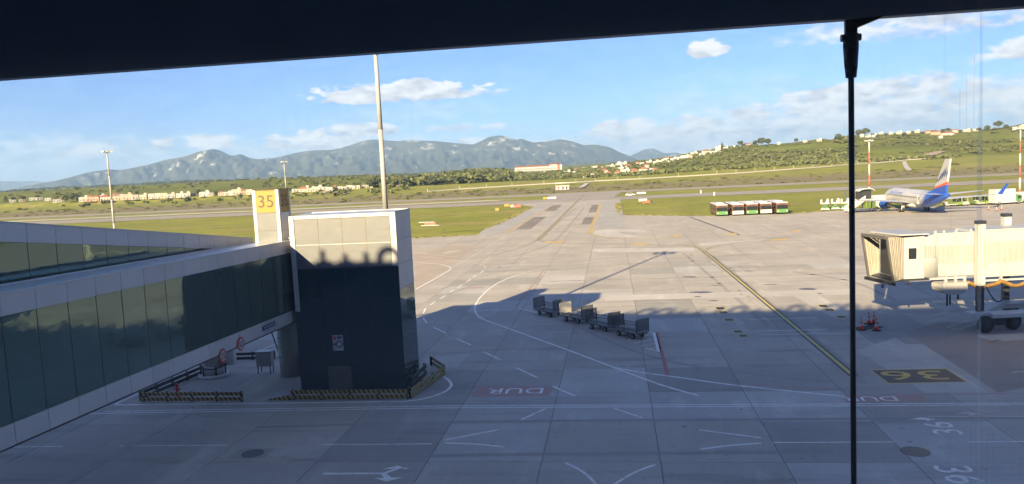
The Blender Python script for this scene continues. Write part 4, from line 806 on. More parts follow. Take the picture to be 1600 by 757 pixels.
t = thing('barrier_arm', 'thin tilted black arm post near the far dark guard rail', 'post', T(-28.6, 61.0), TH); MB().bar((0, 0, 0), (-.75, 0, 2.6), .09).build('arm', DARKM, t); MB().box(-.2, .2, -.2, .2, 0, .06).build('foot', DARKM, t)

# ------------------------------------------------------------------ baggage carts
def wheel(parent, c, r_, w, axis=(1, 0, 0), hub=STEEL):
    c = Vector(c); ax = Vector(axis).normalized() * (w / 2); k = MB(); k.cyl(c - ax, c - ax * .6, r_ * .86, r_, 16); k.cyl(c - ax * .6, c + ax * .6, r_, r_, 16, True, False); k.cyl(c + ax * .6, c + ax, r_, r_ * .86, 16)
    ty = k.build('wheel', BLACK, parent); MB().cyl(c - ax * 1.04, c + ax * 1.04, r_ * .5, n=12).build('rim', hub, ty); return ty
def cart(label, p, rz, m, panel, tall=1.62, towbar=False, load=None):
    t = thing('baggage_cart', label, 'baggage cart', p, rz, 'row of baggage carts in the marked bay')
    Ln, Wd = 3.1, 1.5
    MB().cbox(-Ln / 2, Ln / 2, -Wd / 2, Wd / 2, .52, .60, .02).build('deck', mat('worn_deck_plate', (.20, .20, .20), .55, metal=.3, var=.25, scale=4), t)
    k = MB()
    for y in (-.45, .45): k.bar((-Ln / 2, y, .46), (Ln / 2, y, .46), .07, .1)
    for x in (-.85, 0, .85): k.bar((x, -.6, .44), (x, .6, .44), .07, .09)
    k.build('chassis', DARKM, t)
    for s in (-1, 1):
        x = s * (Ln / 2 - .03); k = MB()
        for y in (-Wd / 2 + .03, Wd / 2 - .03): k.bar((x, y, .60), (x, y, tall), .06)
        k.bar((x, -Wd / 2, tall), (x, Wd / 2, tall), .06); k.bar((x, -Wd / 2, .72), (x, Wd / 2, .72), .05); k.bar((x, -Wd / 2, 1.15), (x, Wd / 2, 1.15), .05)
        mm_ = m if s < 0 or m is not CARTW else CARTG; panel_ = panel if s < 0 or m is not CARTW else CARTG; e = k.build('end_frame', mm_, t)
        for i in range(13): y = -Wd / 2 + .09 + i * (Wd - .18) / 12; MB().box(x - .012, x + .012, y - .030, y + .030, .73, tall - .04).build('slat', panel_, e)
        for i in range(6): z = .82 + i * (tall - .95) / 5; MB().box(x - .020, x - .013, -Wd / 2 + .06, Wd / 2 - .06, z - .018, z + .018).build('cross_wire', panel_, e)
    for s, h in ((1, 1.12), (-1, .86)):
        y = s * (Wd / 2 - .03); k = MB(); k.bar((-Ln / 2, y, h), (Ln / 2, y, h), .05); k.bar((-Ln / 2, y, .85), (Ln / 2, y, .85), .04); k.bar((0, y, .6), (0, y, h), .05); sr = k.build('side_rail', CARTG, t)
        for i in range(16): x = -Ln / 2 + .12 + i * (Ln - .24) / 15; MB().box(x - .018, x + .018, y - .008, y + .008, .62, h - .03).build('slat', CARTG, sr)
    for x in (-.85, .85):
        for y in (-.55, .55): wheel(t, (x, y, .24), .24, .16, (0, 1, 0))
    k = MB()
    if towbar: k.bar((-Ln / 2, 0, .45), (-Ln / 2 - .55, 0, .62), .06); k.bar((-Ln / 2 - .55, 0, .62), (-Ln / 2 - .85, 0, 1.35), .05)
    else: k.bar((-Ln / 2, 0, .45), (-Ln / 2 - .6, 0, .42), .06); k.bar((-Ln / 2 - .42, -.12, .42), (-Ln / 2 - .42, .12, .42), .05)
    k.build('tow_bar', m, t)
    if load: MB().cbox(-.4, .55, -.4, .35, .605, 1.0, .12).build('blue_cover', load, t)
    return t
CARTW = mat('cream_cart_paint', (.62, .58, .48), .5, var=.12, scale=3); CARTG = mat('cart_grey', (.10, .105, .11), .55, metal=.1, var=.15, scale=4)
cdir = G(1000, 530) - G(851, 499); crz = math.atan2(cdir.y, cdir.x)
for lab, px, py, m, pn, tb, ld in (('dark grey mesh baggage cart at the left end with its tow bar raised', 858, 493, CARTG, CARTG, True, None), ('cream-ended baggage cart, second from the left in the row', 901, 503, CARTW, CARTW, False, None), ('grey mesh baggage cart between the cream one and the right end cart', 942, 515, CARTG, CARTG, False, None), ('grey mesh baggage cart at the right end, nearest the red line', 985, 526, CARTG, CARTG, False, None)):
    cart(lab, G(px, py), crz + random.uniform(-.06, .06), m, pn, 1.72, tb, ld)

# ------------------------------------------------------------------ traffic cones
def cone(label, p, h=.95, group='traffic cones', rz=0):
    t = thing('traffic_cone', label, 'traffic cone', p, rz, group); MB().cbox(-h * .27, h * .27, -h * .27, h * .27, 0, h * .06, .015).build('base', BLACK, t)
    def rr(f): return h * (.17 - .135 * f)
    for i, (f0, f1, m) in enumerate(((0.0, .32, ORANGE), (.32, .52, WHITE), (.52, .66, ORANGE), (.66, .84, WHITE), (.84, 1.0, ORANGE))):
        MB().cyl((0, 0, h * (.06 + .94 * f0)), (0, 0, h * (.06 + .94 * f1)), rr(f0), rr(f1), 16, caps=i in (0, 4)).build('white_band' if m is WHITE else 'cone_body', m, t)
for i, (lab, px, py) in enumerate((('orange and white cone nearest the tension rod, left of its group', 1345.5, 516), ('orange and white cone at the back left of the group of four', 1357.5, 507), ('orange and white cone at the back right of the group of four', 1365.5, 506), ('orange and white cone at the front right of the group of four', 1369.5, 517))): cone(lab, G(px, py), 1.1, 'cones standing together near the jet bridge', .3 * i)
for i, (lab, px, py) in enumerate((('small far cone leftmost of three right of the aircraft', 1544.8, 328.5), ('small far cone in the middle of three right of the aircraft', 1557, 330), ('small far cone rightmost of three right of the aircraft', 1565, 328.5), ('small far cone on the ground in front of the aircraft tail', 1462, 330.5))): cone(lab, G(px, py), 1.0, 'cones round the parked aircraft', .2 * i)
t = thing('rubber_mat', 'flat black rubber mats lying under the group of cones', 'mat', G(1360, 512), .3); MB().cbox(-1.4, .9, -.5, .6, 0.010, .05, .02).build('mat', BLACK, t)

# ------------------------------------------------------------------ jet bridge
def jet_bridge():
    ox, oy = 39.0, 62.5; t = thing('jet_bridge', 'ivory passenger boarding bridge with folded canopy and wheeled bogie', 'jet bridge', (ox, oy, 0), 0)
    def P(x, y, z): return (x - ox, y - oy, z)
    def bx(n, m, x0, x1, y0, y1, z0, z1, par=t, c=None):
        mb = MB(); (mb.cbox(x0 - ox, x1 - ox, y0 - oy, y1 - oy, z0, z1, c) if c else mb.box(x0 - ox, x1 - ox, y0 - oy, y1 - oy, z0, z1)); return mb.build(n, m, par)
    IV2 = mat('ivory_band', (.31, .305, .295), .5, c2=(.27, .262, .25), scale=.8)
    # telescoping tunnels, clad in upright panels
    tn = bx('inner_tunnel', IVORY, 34.3, 38.2, 62.08, 65.1, 4.55, 7.98); bx('outer_tunnel', IVORY, 37.9, 78, 61.88, 65.3, 4.45, 8.12)
    for i in range(4): bx('tunnel_panel', IVORY, 34.32 + i * .9, 35.19 + i * .9, 62.04, 62.078, 4.7, 7.9)
    bx('dirty_band', IV2, 34.32, 37.88, 62.02, 62.038, 5.55, 7.05); bx('dirty_band', IV2, 38.5, 77.9, 61.84, 61.858, 5.5, 7.2)
    for i in range(10): bx('tunnel_panel', IVORY, 38.55 + i * 3.9, 42.43 + i * 3.9, 61.86, 61.879, 4.6, 8.0)
    for x0, x1, y, z in ((34.3, 37.9, 62.03, 7.98), (38.0, 78, 61.83, 8.12)): bx('roof_edge', WHITE, x0, x1, y, y + .12, z, z + .1)
    for x in (34.5, 35.2, 36.2, 37.4): bx('roof_bracket', IVORY, x, x + .14, 62.3, 62.5, 7.985, 8.28)
    for i in range(9): bx('rib', IVORY, 34.4 + i * .4, 34.45 + i * .4, 62.0, 62.018, 4.7, 7.9)
    for i in range(24): bx('rib', IVORY, 38.6 + i * .5, 38.66 + i * .5, 61.815, 61.838, 4.6, 8.0)
    # cab and round transition
    bx('canopy_shade_panel', DARKM, 31.50, 31.53, 61.65, 65.3, 4.6, 8.0); cb = bx('cab', IVORY, 31.55, 33.3, 61.55, 65.4, 4.55, 8.05, c=.06); d = bx('cab_window', SCREEN, 31.95, 32.6, 61.515, 61.548, 6.15, 7.05, cb); bx('window_rim', LGREY, 31.86, 32.69, 61.53, 61.549, 6.06, 7.14, cb)  # first panel: dark sheet standing in for the shade inside the canopy
    k = MB(); n = 20; k.cyl(P(33.75, 63.5, 4.6), P(33.75, 63.5, 8.0), 1.72, n=26); rot = k.build('rotunda', IVORY, t)
    for i in range(5): bx('vent_slat', GREY, 33.45 + i * .2, 33.55 + i * .2, 61.72, 61.80, 6.2, 7.15, rot)
    MB().add([P(30.9, 60.9, 8.15), P(33.4, 61.2, 8.12), P(33.4, 65.6, 8.12), P(30.4, 64.8, 8.15), P(30.9, 60.9, 8.27), P(33.4, 61.2, 8.22), P(33.4, 65.6, 8.22), P(30.4, 64.8, 8.27)], [(0, 3, 2, 1), (4, 5, 6, 7), (0, 1, 5, 4), (1, 2, 6, 5), (2, 3, 7, 6), (3, 0, 4, 7)]).build('cab_roof', IVORY, t)
    bx('cab_floor', DARKM, 30.4, 33.6, 61.5, 65.2, 4.38, 4.54)
    # folding canopy: ribs between the cab and the outer frame that meets an aircraft
    CAN = mat('canopy_fabric', (.36, .335, .29), .8, c2=(.26, .24, .21), scale=2); nf = 9; LEAN = Vector((-.55, -.05, 0)); CAN2 = mat('canopy_fabric_faded', (.29, .27, .235), .85, c2=(.22, .20, .175), scale=2)
    inn = [Vector((31.62, 61.6, 0)), Vector((31.4, 65.3, 0))]; outn = [Vector((30.35, 60.8, 0)), Vector((29.95, 64.2, 0))]
    for side in (0, 1):
        for i in range(nf):
            f0, f1 = i / nf, (i + 1) / nf; fm = (f0 + f1) / 2
            a = inn[side].lerp(outn[side], f0); b = inn[side].lerp(outn[side], f1); mid = inn[side].lerp(outn[side], fm) + (Vector((-.05, -.09, 0)) if side == 0 else Vector((0, .09, 0)))
            zb = 4.6 - .12 * fm; z1 = 8.0 + .1 * fm
            th = Vector((.03, .05, 0)); la, lm, lb = LEAN * f0, LEAN * fm, LEAN * f1; up = [a + la, mid + lm, b + lb]; dn = [a, mid, b]
            vs = [P(p_.x, p_.y, zb) for p_ in dn] + [P(p_.x, p_.y, z1) for p_ in up] + [P(*(p_ + th)[:2], zb) for p_ in dn] + [P(*(p_ + th)[:2], z1) for p_ in up]
            MB().add(vs, [(0, 1, 4, 3), (1, 2, 5, 4), (7, 6, 9, 10), (8, 7, 10, 11), (3, 4, 10, 9), (4, 5, 11, 10), (1, 0, 6, 7), (2, 1, 7, 8), (0, 3, 9, 6), (5, 2, 8, 11)]).build('canopy_fold', CAN if i % 2 else CAN2, t)
    for i in range(5):
        f = i / 5; f2 = (i + 1) / 5; a, b = inn[0].lerp(outn[0], f) + LEAN * f, inn[1].lerp(outn[1], f) + LEAN * f; c, d_ = inn[0].lerp(outn[0], f2) + LEAN * f2, inn[1].lerp(outn[1], f2) + LEAN * f2
        MB().add([P(a.x, a.y, 8.06), P(b.x, b.y, 8.06), P(d_.x, d_.y, 8.16), P(c.x, c.y, 8.16), P(a.x, a.y, 8.02), P(b.x, b.y, 8.02), P(d_.x, d_.y, 8.12), P(c.x, c.y, 8.12)], [(0, 1, 2, 3), (7, 6, 5, 4), (0, 4, 5, 1), (2, 6, 7, 3), (0, 3, 7, 4), (1, 5, 6, 2)]).build('canopy_roof_fold', CAN, t)
    k = MB()
    for p in outn: q = p + LEAN; k.bar(P(p.x, p.y, 4.45), P(q.x, q.y, 8.1), .16, .14)
    q0, q1 = outn[0] + LEAN, outn[1] + LEAN; k.bar(P(q0.x, q0.y, 8.05), P(q1.x, q1.y, 8.05), .2, .22); k.build('canopy_frame', mat('bumper_dark', (.10, .095, .09), .7, var=.2), t)
    MB().bar(P(30.25, 60.75, 4.34), P(29.8, 64.4, 4.34), .24, .24).build('floor_bumper', BLACK, t); MB().poly([P(31.2, 61.6, 4.45), P(30.2, 60.95, 4.45), P(29.7, 64.2, 4.45), P(31.2, 65.3, 4.45)]).build('cab_apron', GREY, t)
    for x, y in ((30.6, 61.1), (31.9, 61.5), (29.4, 60.6)): MB().cyl(P(x, y, 4.1), P(x, y, 4.36), .09, n=10).build('floor_castor', BLACK, t)
    # frame under the tunnel and the air-conditioning unit hanging from it
    for z in (4.28,): bx('longeron', IVORY, 34.0, 36.9, 62.1, 62.3, z, z + .16); bx('longeron', IVORY, 37.6, 78, 61.95, 62.15, 3.95, 4.1); bx('longeron', IVORY, 37.6, 78, 61.95, 62.15, 4.32, 4.44)
    for x in (35.2, 36.0, 36.75): bx('hanger', IVORY, x, x + .16, 62.0, 62.2, 3.98, 4.5)
    for x in (39.7, 42.2, 45.0, 48): bx('hanger', IVORY, x, x + .14, 61.93, 62.17, 3.95, 4.44)
    k = MB(); pr = [(-.98, 1.0), (.98, 1.0), (1.02, .25), (.75, -.12), (.15, -.3), (-.45, -.3), (-.95, .05), (-1.04, .5)]
    k.loft([[P(35.75 + x * s, y, 3.28 + z * .72 * s + (1 - s) * .2) for x, z in pr] for y, s in ((61.42, .94), (61.5, 1), (63.2, 1), (63.3, .94))], False); ac = k.build('air_conditioning_unit', WHITE, t); bx('seam', LGREY, 35.74, 35.77, 61.40, 61.418, 3.1, 3.95, ac); bx('lid', WHITE, 34.7, 36.8, 61.40, 63.3, 4.005, 4.05, ac)
    for x, l in ((35.35, .95), (35.6, .9), (36.25, .45)): MB().cyl(P(x, 62.0, 3.05 - l), P(x, 62.0, 3.05), .07, n=8).build('drop_cable', BLACK, ac)
    # lift columns
    for x, y, zl, tp in ((37.75, 61.55, 3.75, 8.75), (42.55, 65.75, 3.9, 8.85)):
        c = bx('lift_column', WHITE, x - .31, x + .31, y - .3, y + .3, zl, tp, c=.05); bx('column_cap', DARKM, x - .32, x + .32, y - .32, y + .3, tp + .005, tp + .26, c)
        bx('inner_leg', DARKM, x - .24, x + .24, y - .22, y + .2, 1.6, zl - .005, c); bx('rust_streak', mat('rust_wash', (.55, .42, .26), .6, var=.1), x + .1, x + .24, y - .306, y - .302, 5.2, 7.6, c)
    bx('control_box', LGREY, 42.3, 43.6, 61.3, 61.9, 2.7, 4.2, c=.04); bx('control_box_door', DARKM, 42.5, 43.5, 61.26, 61.298, 2.8, 4.1)
    bx('yoke', LGREY, 36.7, 38.6, 60.9, 62.0, 1.32, 1.6, c=.05); MB().bar(P(37.6, 61.4, 1.45), P(42.5, 65.7, 1.45), .85, .38).build('axle_beam', LGREY, t)
    bx('bogie_frame', LGREY, 38.2, 41.5, 60.55, 61.9, 1.18, 1.52, c=.05); bx('bogie_frame', LGREY, 40.2, 43.4, 64.4, 65.8, 1.1, 1.5, c=.05)
    for i, (x, y) in enumerate(((37.75, 60.75), (40.35, 61.35), (40.3, 64.6), (42.9, 65.5))): wheel(t, P(x, y, .69), .69, .55, (-.23, .97, 0), DARKM); MB().bar(P(x, y, .7), P(39.1 if i < 2 else 41.6, 61.1 if i < 2 else 65, 1.25), .25, .3).build('drive_arm', DARKM, t)
    bx('motor', DARKM, 38.6, 39.4, 60.7, 61.3, .55, 1.15, c=.06)
    # yellow supply hose and black cable
    pts = []
    for i in range(70):
        f = i / 69; x = 36.85 + f * 9; pts.append(P(x, 61.75 + .1 * math.sin(f * 22), 3.98 - .42 * abs(math.sin(f * 10.5)) + .05 * math.sin(f * 40)))
    MB().tube(pts, .17, 10, .10).build('supply_hose', HOSE, t)
    MB().tube([P(38.2 + 1.6 * f, 61.4, 3.6 - 1.25 * math.sin(math.pi * f * .8)) for f in np.linspace(0, 1, 14)], .05).build('loop_cable', BLACK, t)
    bx('wheel_pad', PATCH_L, 36.5, 48, 57.8, 60.0, .0045, .006)
jet_bridge()

# ------------------------------------------------------------------ aircraft
def livery():
    m = bpy.data.materials.new('aircraft_paint'); m.use_nodes = True; nt = m.node_tree; N = nt.nodes; L = nt.links; b = N['Principled BSDF']; b.inputs['Roughness'].default_value = .28
    tc = N.new('ShaderNodeTexCoord'); s = N.new('ShaderNodeSeparateXYZ'); L.new(tc.outputs['Object'], s.inputs[0])
    def MM(op, a, b_, c=None):
        n = N.new('ShaderNodeMath'); n.operation = op
        for i, x in enumerate((a, b_, c)):
            if x is None: continue
            if isinstance(x, (int, float)): n.inputs[i].default_value = x
            else: L.new(x, n.inputs[i])
        return n.outputs[0]
    zz = MM('SUBTRACT', s.outputs[2], 3.4); d = MM('ADD', MM('MULTIPLY_ADD', zz, 1.1, s.outputs[1]), MM('MULTIPLY', MM('MULTIPLY', zz, zz), -.45))
    col_ = None
    prev = (.46, .455, .45)
    for lim, c in ((-7.6, (.28, .30, .34)), (-8.6, (.46, .455, .45)), (-9.4, (.22, .245, .29)), (-10.6, (.022, .085, .42))):
        g = MM('LESS_THAN', d, lim); mx = N.new('ShaderNodeMix'); mx.data_type = 'RGBA'; L.new(g, mx.inputs['Factor'])
        if col_ is None: mx.inputs['A'].default_value = (*prev, 1)
        else: L.new(col_, mx.inputs['A'])
        mx.inputs['B'].default_value = (*c, 1); col_ = mx.outputs['Result']
    no = N.new('ShaderNodeTexNoise'); no.inputs['Scale'].default_value = 1.2; no.inputs['Detail'].default_value = 6; L.new(tc.outputs['Object'], no.inputs['Vector'])
    mr = N.new('ShaderNodeMapRange'); mr.inputs[3].default_value = .9; mr.inputs[4].default_value = 1.05; L.new(no.outputs['Fac'], mr.inputs[0]); hs = N.new('ShaderNodeHueSaturation'); L.new(col_, hs.inputs['Color']); L.new(mr.outputs[0], hs.inputs['Value']); L.new(hs.outputs[0], b.inputs['Base Color'])
    return m
def aircraft():
    c = (G(1410, 332) + G(1446, 330)) / 2; t = thing('passenger_aircraft', 'parked white passenger jet with blue tail seen from behind its left side', 'aircraft', c, TH - R(.6)); WH = mat('aircraft_white', (.46, .455, .45), .3, var=.05)
    st = [(19.6, .05, .05, 2.85), (19.3, .34, .34, 2.88), (18.7, .72, .72, 2.95), (17.6, 1.15, 1.18, 3.05), (16.2, 1.5, 1.56, 3.2), (14.4, 1.77, 1.86, 3.34), (12, 1.88, 2.0, 3.4), (6, 1.88, 2.0, 3.4), (0, 1.88, 2.0, 3.4), (-5, 1.88, 2.0, 3.4), (-8, 1.86, 1.95, 3.42), (-11, 1.68, 1.72, 3.66), (-14, 1.32, 1.35, 4.0), (-16.5, .95, .98, 4.32), (-18.5, .6, .64, 4.6), (-20, .28, .3, 4.82)]
    n = 28; fu = MB().loft([[(w * math.cos(2 * math.pi * i / n), y, z + h * math.sin(2 * math.pi * i / n)) for i in range(n)] for y, w, h, z in st]).build('fuselage', livery(), t)
    MB().loft([[(2.05 * s * math.cos(2 * math.pi * i / 16), y, 1.85 + .85 * s * math.sin(2 * math.pi * i / 16)) for i in range(16)] for y, s in ((6.5, .3), (4.5, .85), (1, 1), (-2.5, .95), (-4.8, .3))]).build('belly_fairing', WH, t)
    MB().cyl((0, -20.0, 4.82), (0, -20.25, 4.85), .2, .15, 12).build('tail_exhaust', DARKM, fu)
    def wsec(x, y0, y1, z, th): return [(x, y0, z), (x, y0 * .8 + y1 * .2, z + th), (x, (y0 + y1) / 2, z + th * .8), (x, y1, z), (x, (y0 + y1) / 2, z - th * .4), (x, y0 * .85 + y1 * .15, z - th * .6)]
    for s in (-1, 1):
        secs = [wsec(s * 1.2, 4.6, -3.2, 2.25, .42), wsec(s * 5.6, 1.9, -2.6, 2.75, .28), wsec(s * 16.6, -4.3, -5.9, 3.65, .10)]
        w = MB().loft(secs if s > 0 else [list(reversed(q)) for q in secs], False).build('wing', WH, t)
        k = MB(); a = [(s * 16.55, -4.3, 3.62), (s * 16.95, -5.9, 3.66), (s * 17.75, -7.0, 6.15), (s * 17.65, -6.35, 6.15)]; k.add(a + [(x + s * .09, y, z - .03) for x, y, z in a], [(0, 1, 2, 3), (7, 6, 5, 4), (0, 4, 5, 1), (1, 5, 6, 2), (2, 6, 7, 3), (3, 7, 4, 0)]); k.build('winglet', BLUE, w)
        secs = [wsec(s * .5, -14.6, -18.2, 4.75, .2), wsec(s * 7.15, -18.2, -19.7, 5.45, .06)]
        MB().loft(secs if s > 0 else [list(reversed(q)) for q in secs], False).build('tailplane', WH, t)
        e = MB(); pr = [(7.1, .86), (6.95, 1.0), (6.2, 1.10), (4.6, 1.08), (3.2, .86), (2.9, .78)]; ex, ez = s * 4.85, 1.62
        e.loft([[(ex + r_ * math.cos(2 * math.pi * i / 22), y, ez + r_ * math.sin(2 * math.pi * i / 22)) for i in range(22)] for y, r_ in pr], True, False); en = e.build('engine', BLUE, t)
        k = MB(); k.loft([[(ex + r_ * math.cos(2 * math.pi * i / 22), y, ez + r_ * math.sin(2 * math.pi * i / 22)) for i in range(22)] for y, r_ in ((7.1, .86), (7.17, .92), (7.05, 1.0))], True, False); k.build('intake_lip', STEEL, en)
        MB().cyl((ex, 6.4, ez), (ex, 6.3, ez), .88, n=22).build('fan', DARKM, en); MB().cyl((ex, 3.2, ez), (ex, 1.5, ez + .05), .58, .34, 18).build('exhaust_cone', STEEL, en); MB().cyl((ex, 2.95, ez), (ex, 2.93, ez), .78, n=22).build('nozzle', DARKM, en); MB().add([(ex - .12, 5.5, ez + 1.0), (ex + .12, 5.5, ez + 1.0), (ex + .12, .5, 2.5), (ex - .12, .5, 2.5), (ex - .12, 1.5, 2.0), (ex + .12, 1.5, 2.0)], [(0, 1, 2, 3), (0, 3, 4), (1, 5, 2), (0, 4, 5, 1), (3, 2, 5, 4)]).build('pylon', WH, en)
        MB().cyl((s * 2.86, 0, .55), (s * 2.5, 0, 2.2), .13, n=10).build('main_gear_strut', LGREY, t)
        for dx in (-.36, .36): wheel(t, (s * 2.86 + dx, 0, .55), .55, .36)
        MB().box(s * 2.4 - .05, s * 2.4 + .05, -.5, .6, .95, 2.0).build('gear_door', WH, t)
    MB().cyl((0, 15.6, .35), (0, 15.6, 1.8), .1, n=10).build('nose_gear_strut', LGREY, t)
    for dx in (-.22, .22): wheel(t, (dx, 15.6, .34), .34, .2)
    # fin: blue root, red flash, white top with navy plume strokes
    def fy(z): f = (z - 5.0) / 7.55; return (-11.6 - 6.6 * f, -18.6 - 2.2 * f)          # leading, trailing edge at height z
    def finpart(nm, m, poly_, th, par=t):
        k = MB(); nn = len(poly_); k.add([(-th, y, z) for y, z in poly_] + [(th, y, z) for y, z in poly_], [tuple(range(nn)), tuple(range(2 * nn - 1, nn - 1, -1))] + [(i, nn + i, nn + (i + 1) % nn, (i + 1) % nn) for i in range(nn)]); return k.build(nm, m, par)
    q = lambda z, f: (fy(z)[0] + (fy(z)[1] - fy(z)[0]) * f, z)
    finpart('fin_root', BLUE, [(-10.4, 5.0), q(5.9, 0), q(7.0, 1), (-18.6, 4.6)], .2)
    finpart('fin_flash', mat('flash_red', (.62, .10, .03), .35, var=.05), [q(5.9, 0), q(6.25, 0), q(7.65, 1), q(7.0, 1)], .19); fn = finpart('fin', WH, [q(6.25, 0), q(12.55, .06), q(12.55, 1), q(7.65, 1)], .18)
    for z0, z1, f0, w in ((7.3, 9.8, .20, .14), (7.8, 10.6, .40, .16), (8.2, 11.0, .62, .15), (8.5, 10.2, .84, .12), (7.2, 8.4, .04, .1)): finpart('plume_stroke', NAVY, [q(z0, f0), q((z0 + z1) / 2, f0 - w * .3), q(z1, f0 + w * .5), q((z0 + z1) / 2, f0 + w)], .19, fn)
    # cabin windows, cockpit glazing, titles on the left side
    def side(y, z): r_ = 1.88 * math.sqrt(max(0, 1 - ((z - 3.4) / 2.0) ** 2)); return -(r_ + .012)
    wm = MB().add([(0, -.14, -.2), (0, .14, -.2), (-.01, .14, .2), (-.01, -.14, .2)], [(0, 3, 2, 1)]).mesh('cabin_window', SCREEN)
    for i in range(34): y = 12.6 - i * .62; link('cabin_window', wm, fu, (side(y, 3.75) - .01, y, 3.75))
    MB().loft([[(w_ * math.cos(a), y, z_ + h_ * math.sin(a)) for a in np.linspace(R(28), R(152), 9)] for y, w_, h_, z_ in ((17.5, 1.20, 1.24, 3.06), (16.5, 1.46, 1.53, 3.18))], True, False).build('cockpit_window', SCREEN, fu)
    me = text_mesh('SunExpress', BLUE)
    for v in me.vertices: y = 11.6 - (v.co.x + .5) * 8.6; z = 4.35 + v.co.y * 1.25; v.co = (side(y, z) - .02, y, z)
    link('airline_title', me, fu)
    for y, z in ((14.6, 3.2), (-7.2, 3.2)): MB().box(side(y, z) - .02 + (.25 if y > 14 else 0), side(y, z) + .2, y - .42, y + .42, z - .9, z + .9).build('cabin_door', WH, fu)
    MB().cyl((0, 4, 5.4), (0, 3.8, 5.75), .05, .02, 6).build('antenna', WH, fu)
aircraft()

# ------------------------------------------------------------------ apron buses
def bus(label, p, front, group):
    t = thing('apron_bus', label, 'bus', p, TH, group); W_, L_ = 3.0, 13.8
    ROOFW = mat('bus_roof_white', (.6, .59, .57), .4, var=.06)
    MB().cbox(-W_ / 2, W_ / 2, .05, L_, .38, 2.86, .10).build('body', BROWNSIDE, t); MB().cbox(-W_ / 2 + .05, W_ / 2 - .05, .1, L_ - .1, 2.862, 3.02, .07).build('roof', ROOFW, t); MB().cbox(-.9, .9, 4, 6.5, 3.022, 3.25, .06).build('roof_unit', ROOFW, t)
    ws = MB().add([(-1.36, .0, 1.32), (1.36, .0, 1.32), (1.34, .07, 2.72), (-1.34, .07, 2.72), (-1.36, .06, 1.32), (1.36, .06, 1.32), (1.34, .12, 2.72), (-1.34, .12, 2.72)], [(0, 1, 2, 3), (7, 6, 5, 4), (0, 4, 5, 1), (2, 6, 7, 3), (0, 3, 7, 4), (1, 5, 6, 2)]).build('windscreen', SCREEN, t); MB().box(-.95, .95, -.005, .055, 2.45, 2.66).build('destination_display', DARKM, ws)
    MB().cbox(-1.46, 1.46, -.10, .06, .36, 1.30, .08).build('front_panel', front, t)
    for s in (-1, 1):
        MB().box(s * 1.1 - .2, s * 1.1 + .2, -.13, -.101, .72, .92).build('headlight', WHITE, t); MB().bar((s * 1.5, .1, 2.5), (s * 1.72, -.25, 2.3), .05).build('mirror_arm', BLACK, t); MB().box(s * 1.72 - .1, s * 1.72 + .1, -.3, -.2, 1.85, 2.35).build('mirror', BLACK, t)
        for i in range(5): MB().box(s * 1.505 - .012, s * 1.505 + .012, .8 + i * 2.6, 2.9 + i * 2.6, 1.35, 2.55).build('side_window', SCREEN, t)
        for y in (2.4, 11.2): wheel(t, (s * 1.36, y, .46), .46, .3)
    return t
words = ('leftmost', 'second from left', 'middle', 'second from right', 'rightmost')
for i, (px, py, f) in enumerate(((1128.6, 338.2, 'g'), (1153.6, 337.4, 'w'), (1175.6, 336.4, 'g'), (1197.4, 335.4, 'w'), (1222.6, 334.6, 'g'))): bus('%s of the five parked apron buses, with %s front panel' % (words[i], 'green' if f == 'g' else 'white'), G(px, py), GREEN if f == 'g' else mat('bus_front_white', (.36, .36, .35), .35, var=.04), 'five apron buses parked side by side')

# ------------------------------------------------------------------ ground support vehicles
def lift_loader(label, p):
    t = thing('cabin_lift_loader', label, 'loader', p, -.42, 'white platform loaders parked in a row'); t.scale = (.78, .78, .92); MB().cbox(-1.1, 1.2, -2, 2, .35, .75, .05).build('chassis', GREEN, t); MB().box(-1.25, 1.5, -2.2, -1.5, .12, .42).build('bumper', WHITE, t)
    k = MB()
    for y in (-1.4, 1.4): k.bar((-.8, y, .75), (.8, y, 1.75), .14); k.bar((.8, y, .75), (-.8, y, 1.75), .14)
    k.build('scissor_lift', GREEN, t); MB().cbox(-1.35, 1.5, -2.1, 2.1, 1.76, 2.0, .04).build('platform', WHITE, t)
    MB().cbox(-1.35, -.75, -2.1, 2.1, 2.0, 3.0, .06).build('left_guard', WHITE, t); k = MB(); k.loft([[(.15 + x, y, 2.0 + z) for x, z in ((0, 0), (1.2, 0), (1.2, .9), (.9, 1.2), (.55, 1.2))] for y in (-2.05, 2.05)], False); k.build('cab_hood', WHITE, t)
    for x in (-.95, 1.0):
        for y in (-1.3, 1.3): wheel(t, (x, y, .38), .38, .25)
for lab, px, py in (('white platform loader on green chassis, leftmost of three', 1289, 328), ('white platform loader on green chassis, middle of three', 1305.5, 327), ('white platform loader on green chassis, right, partly behind the rod', 1320.5, 327)): lift_loader(lab, G(px, py))
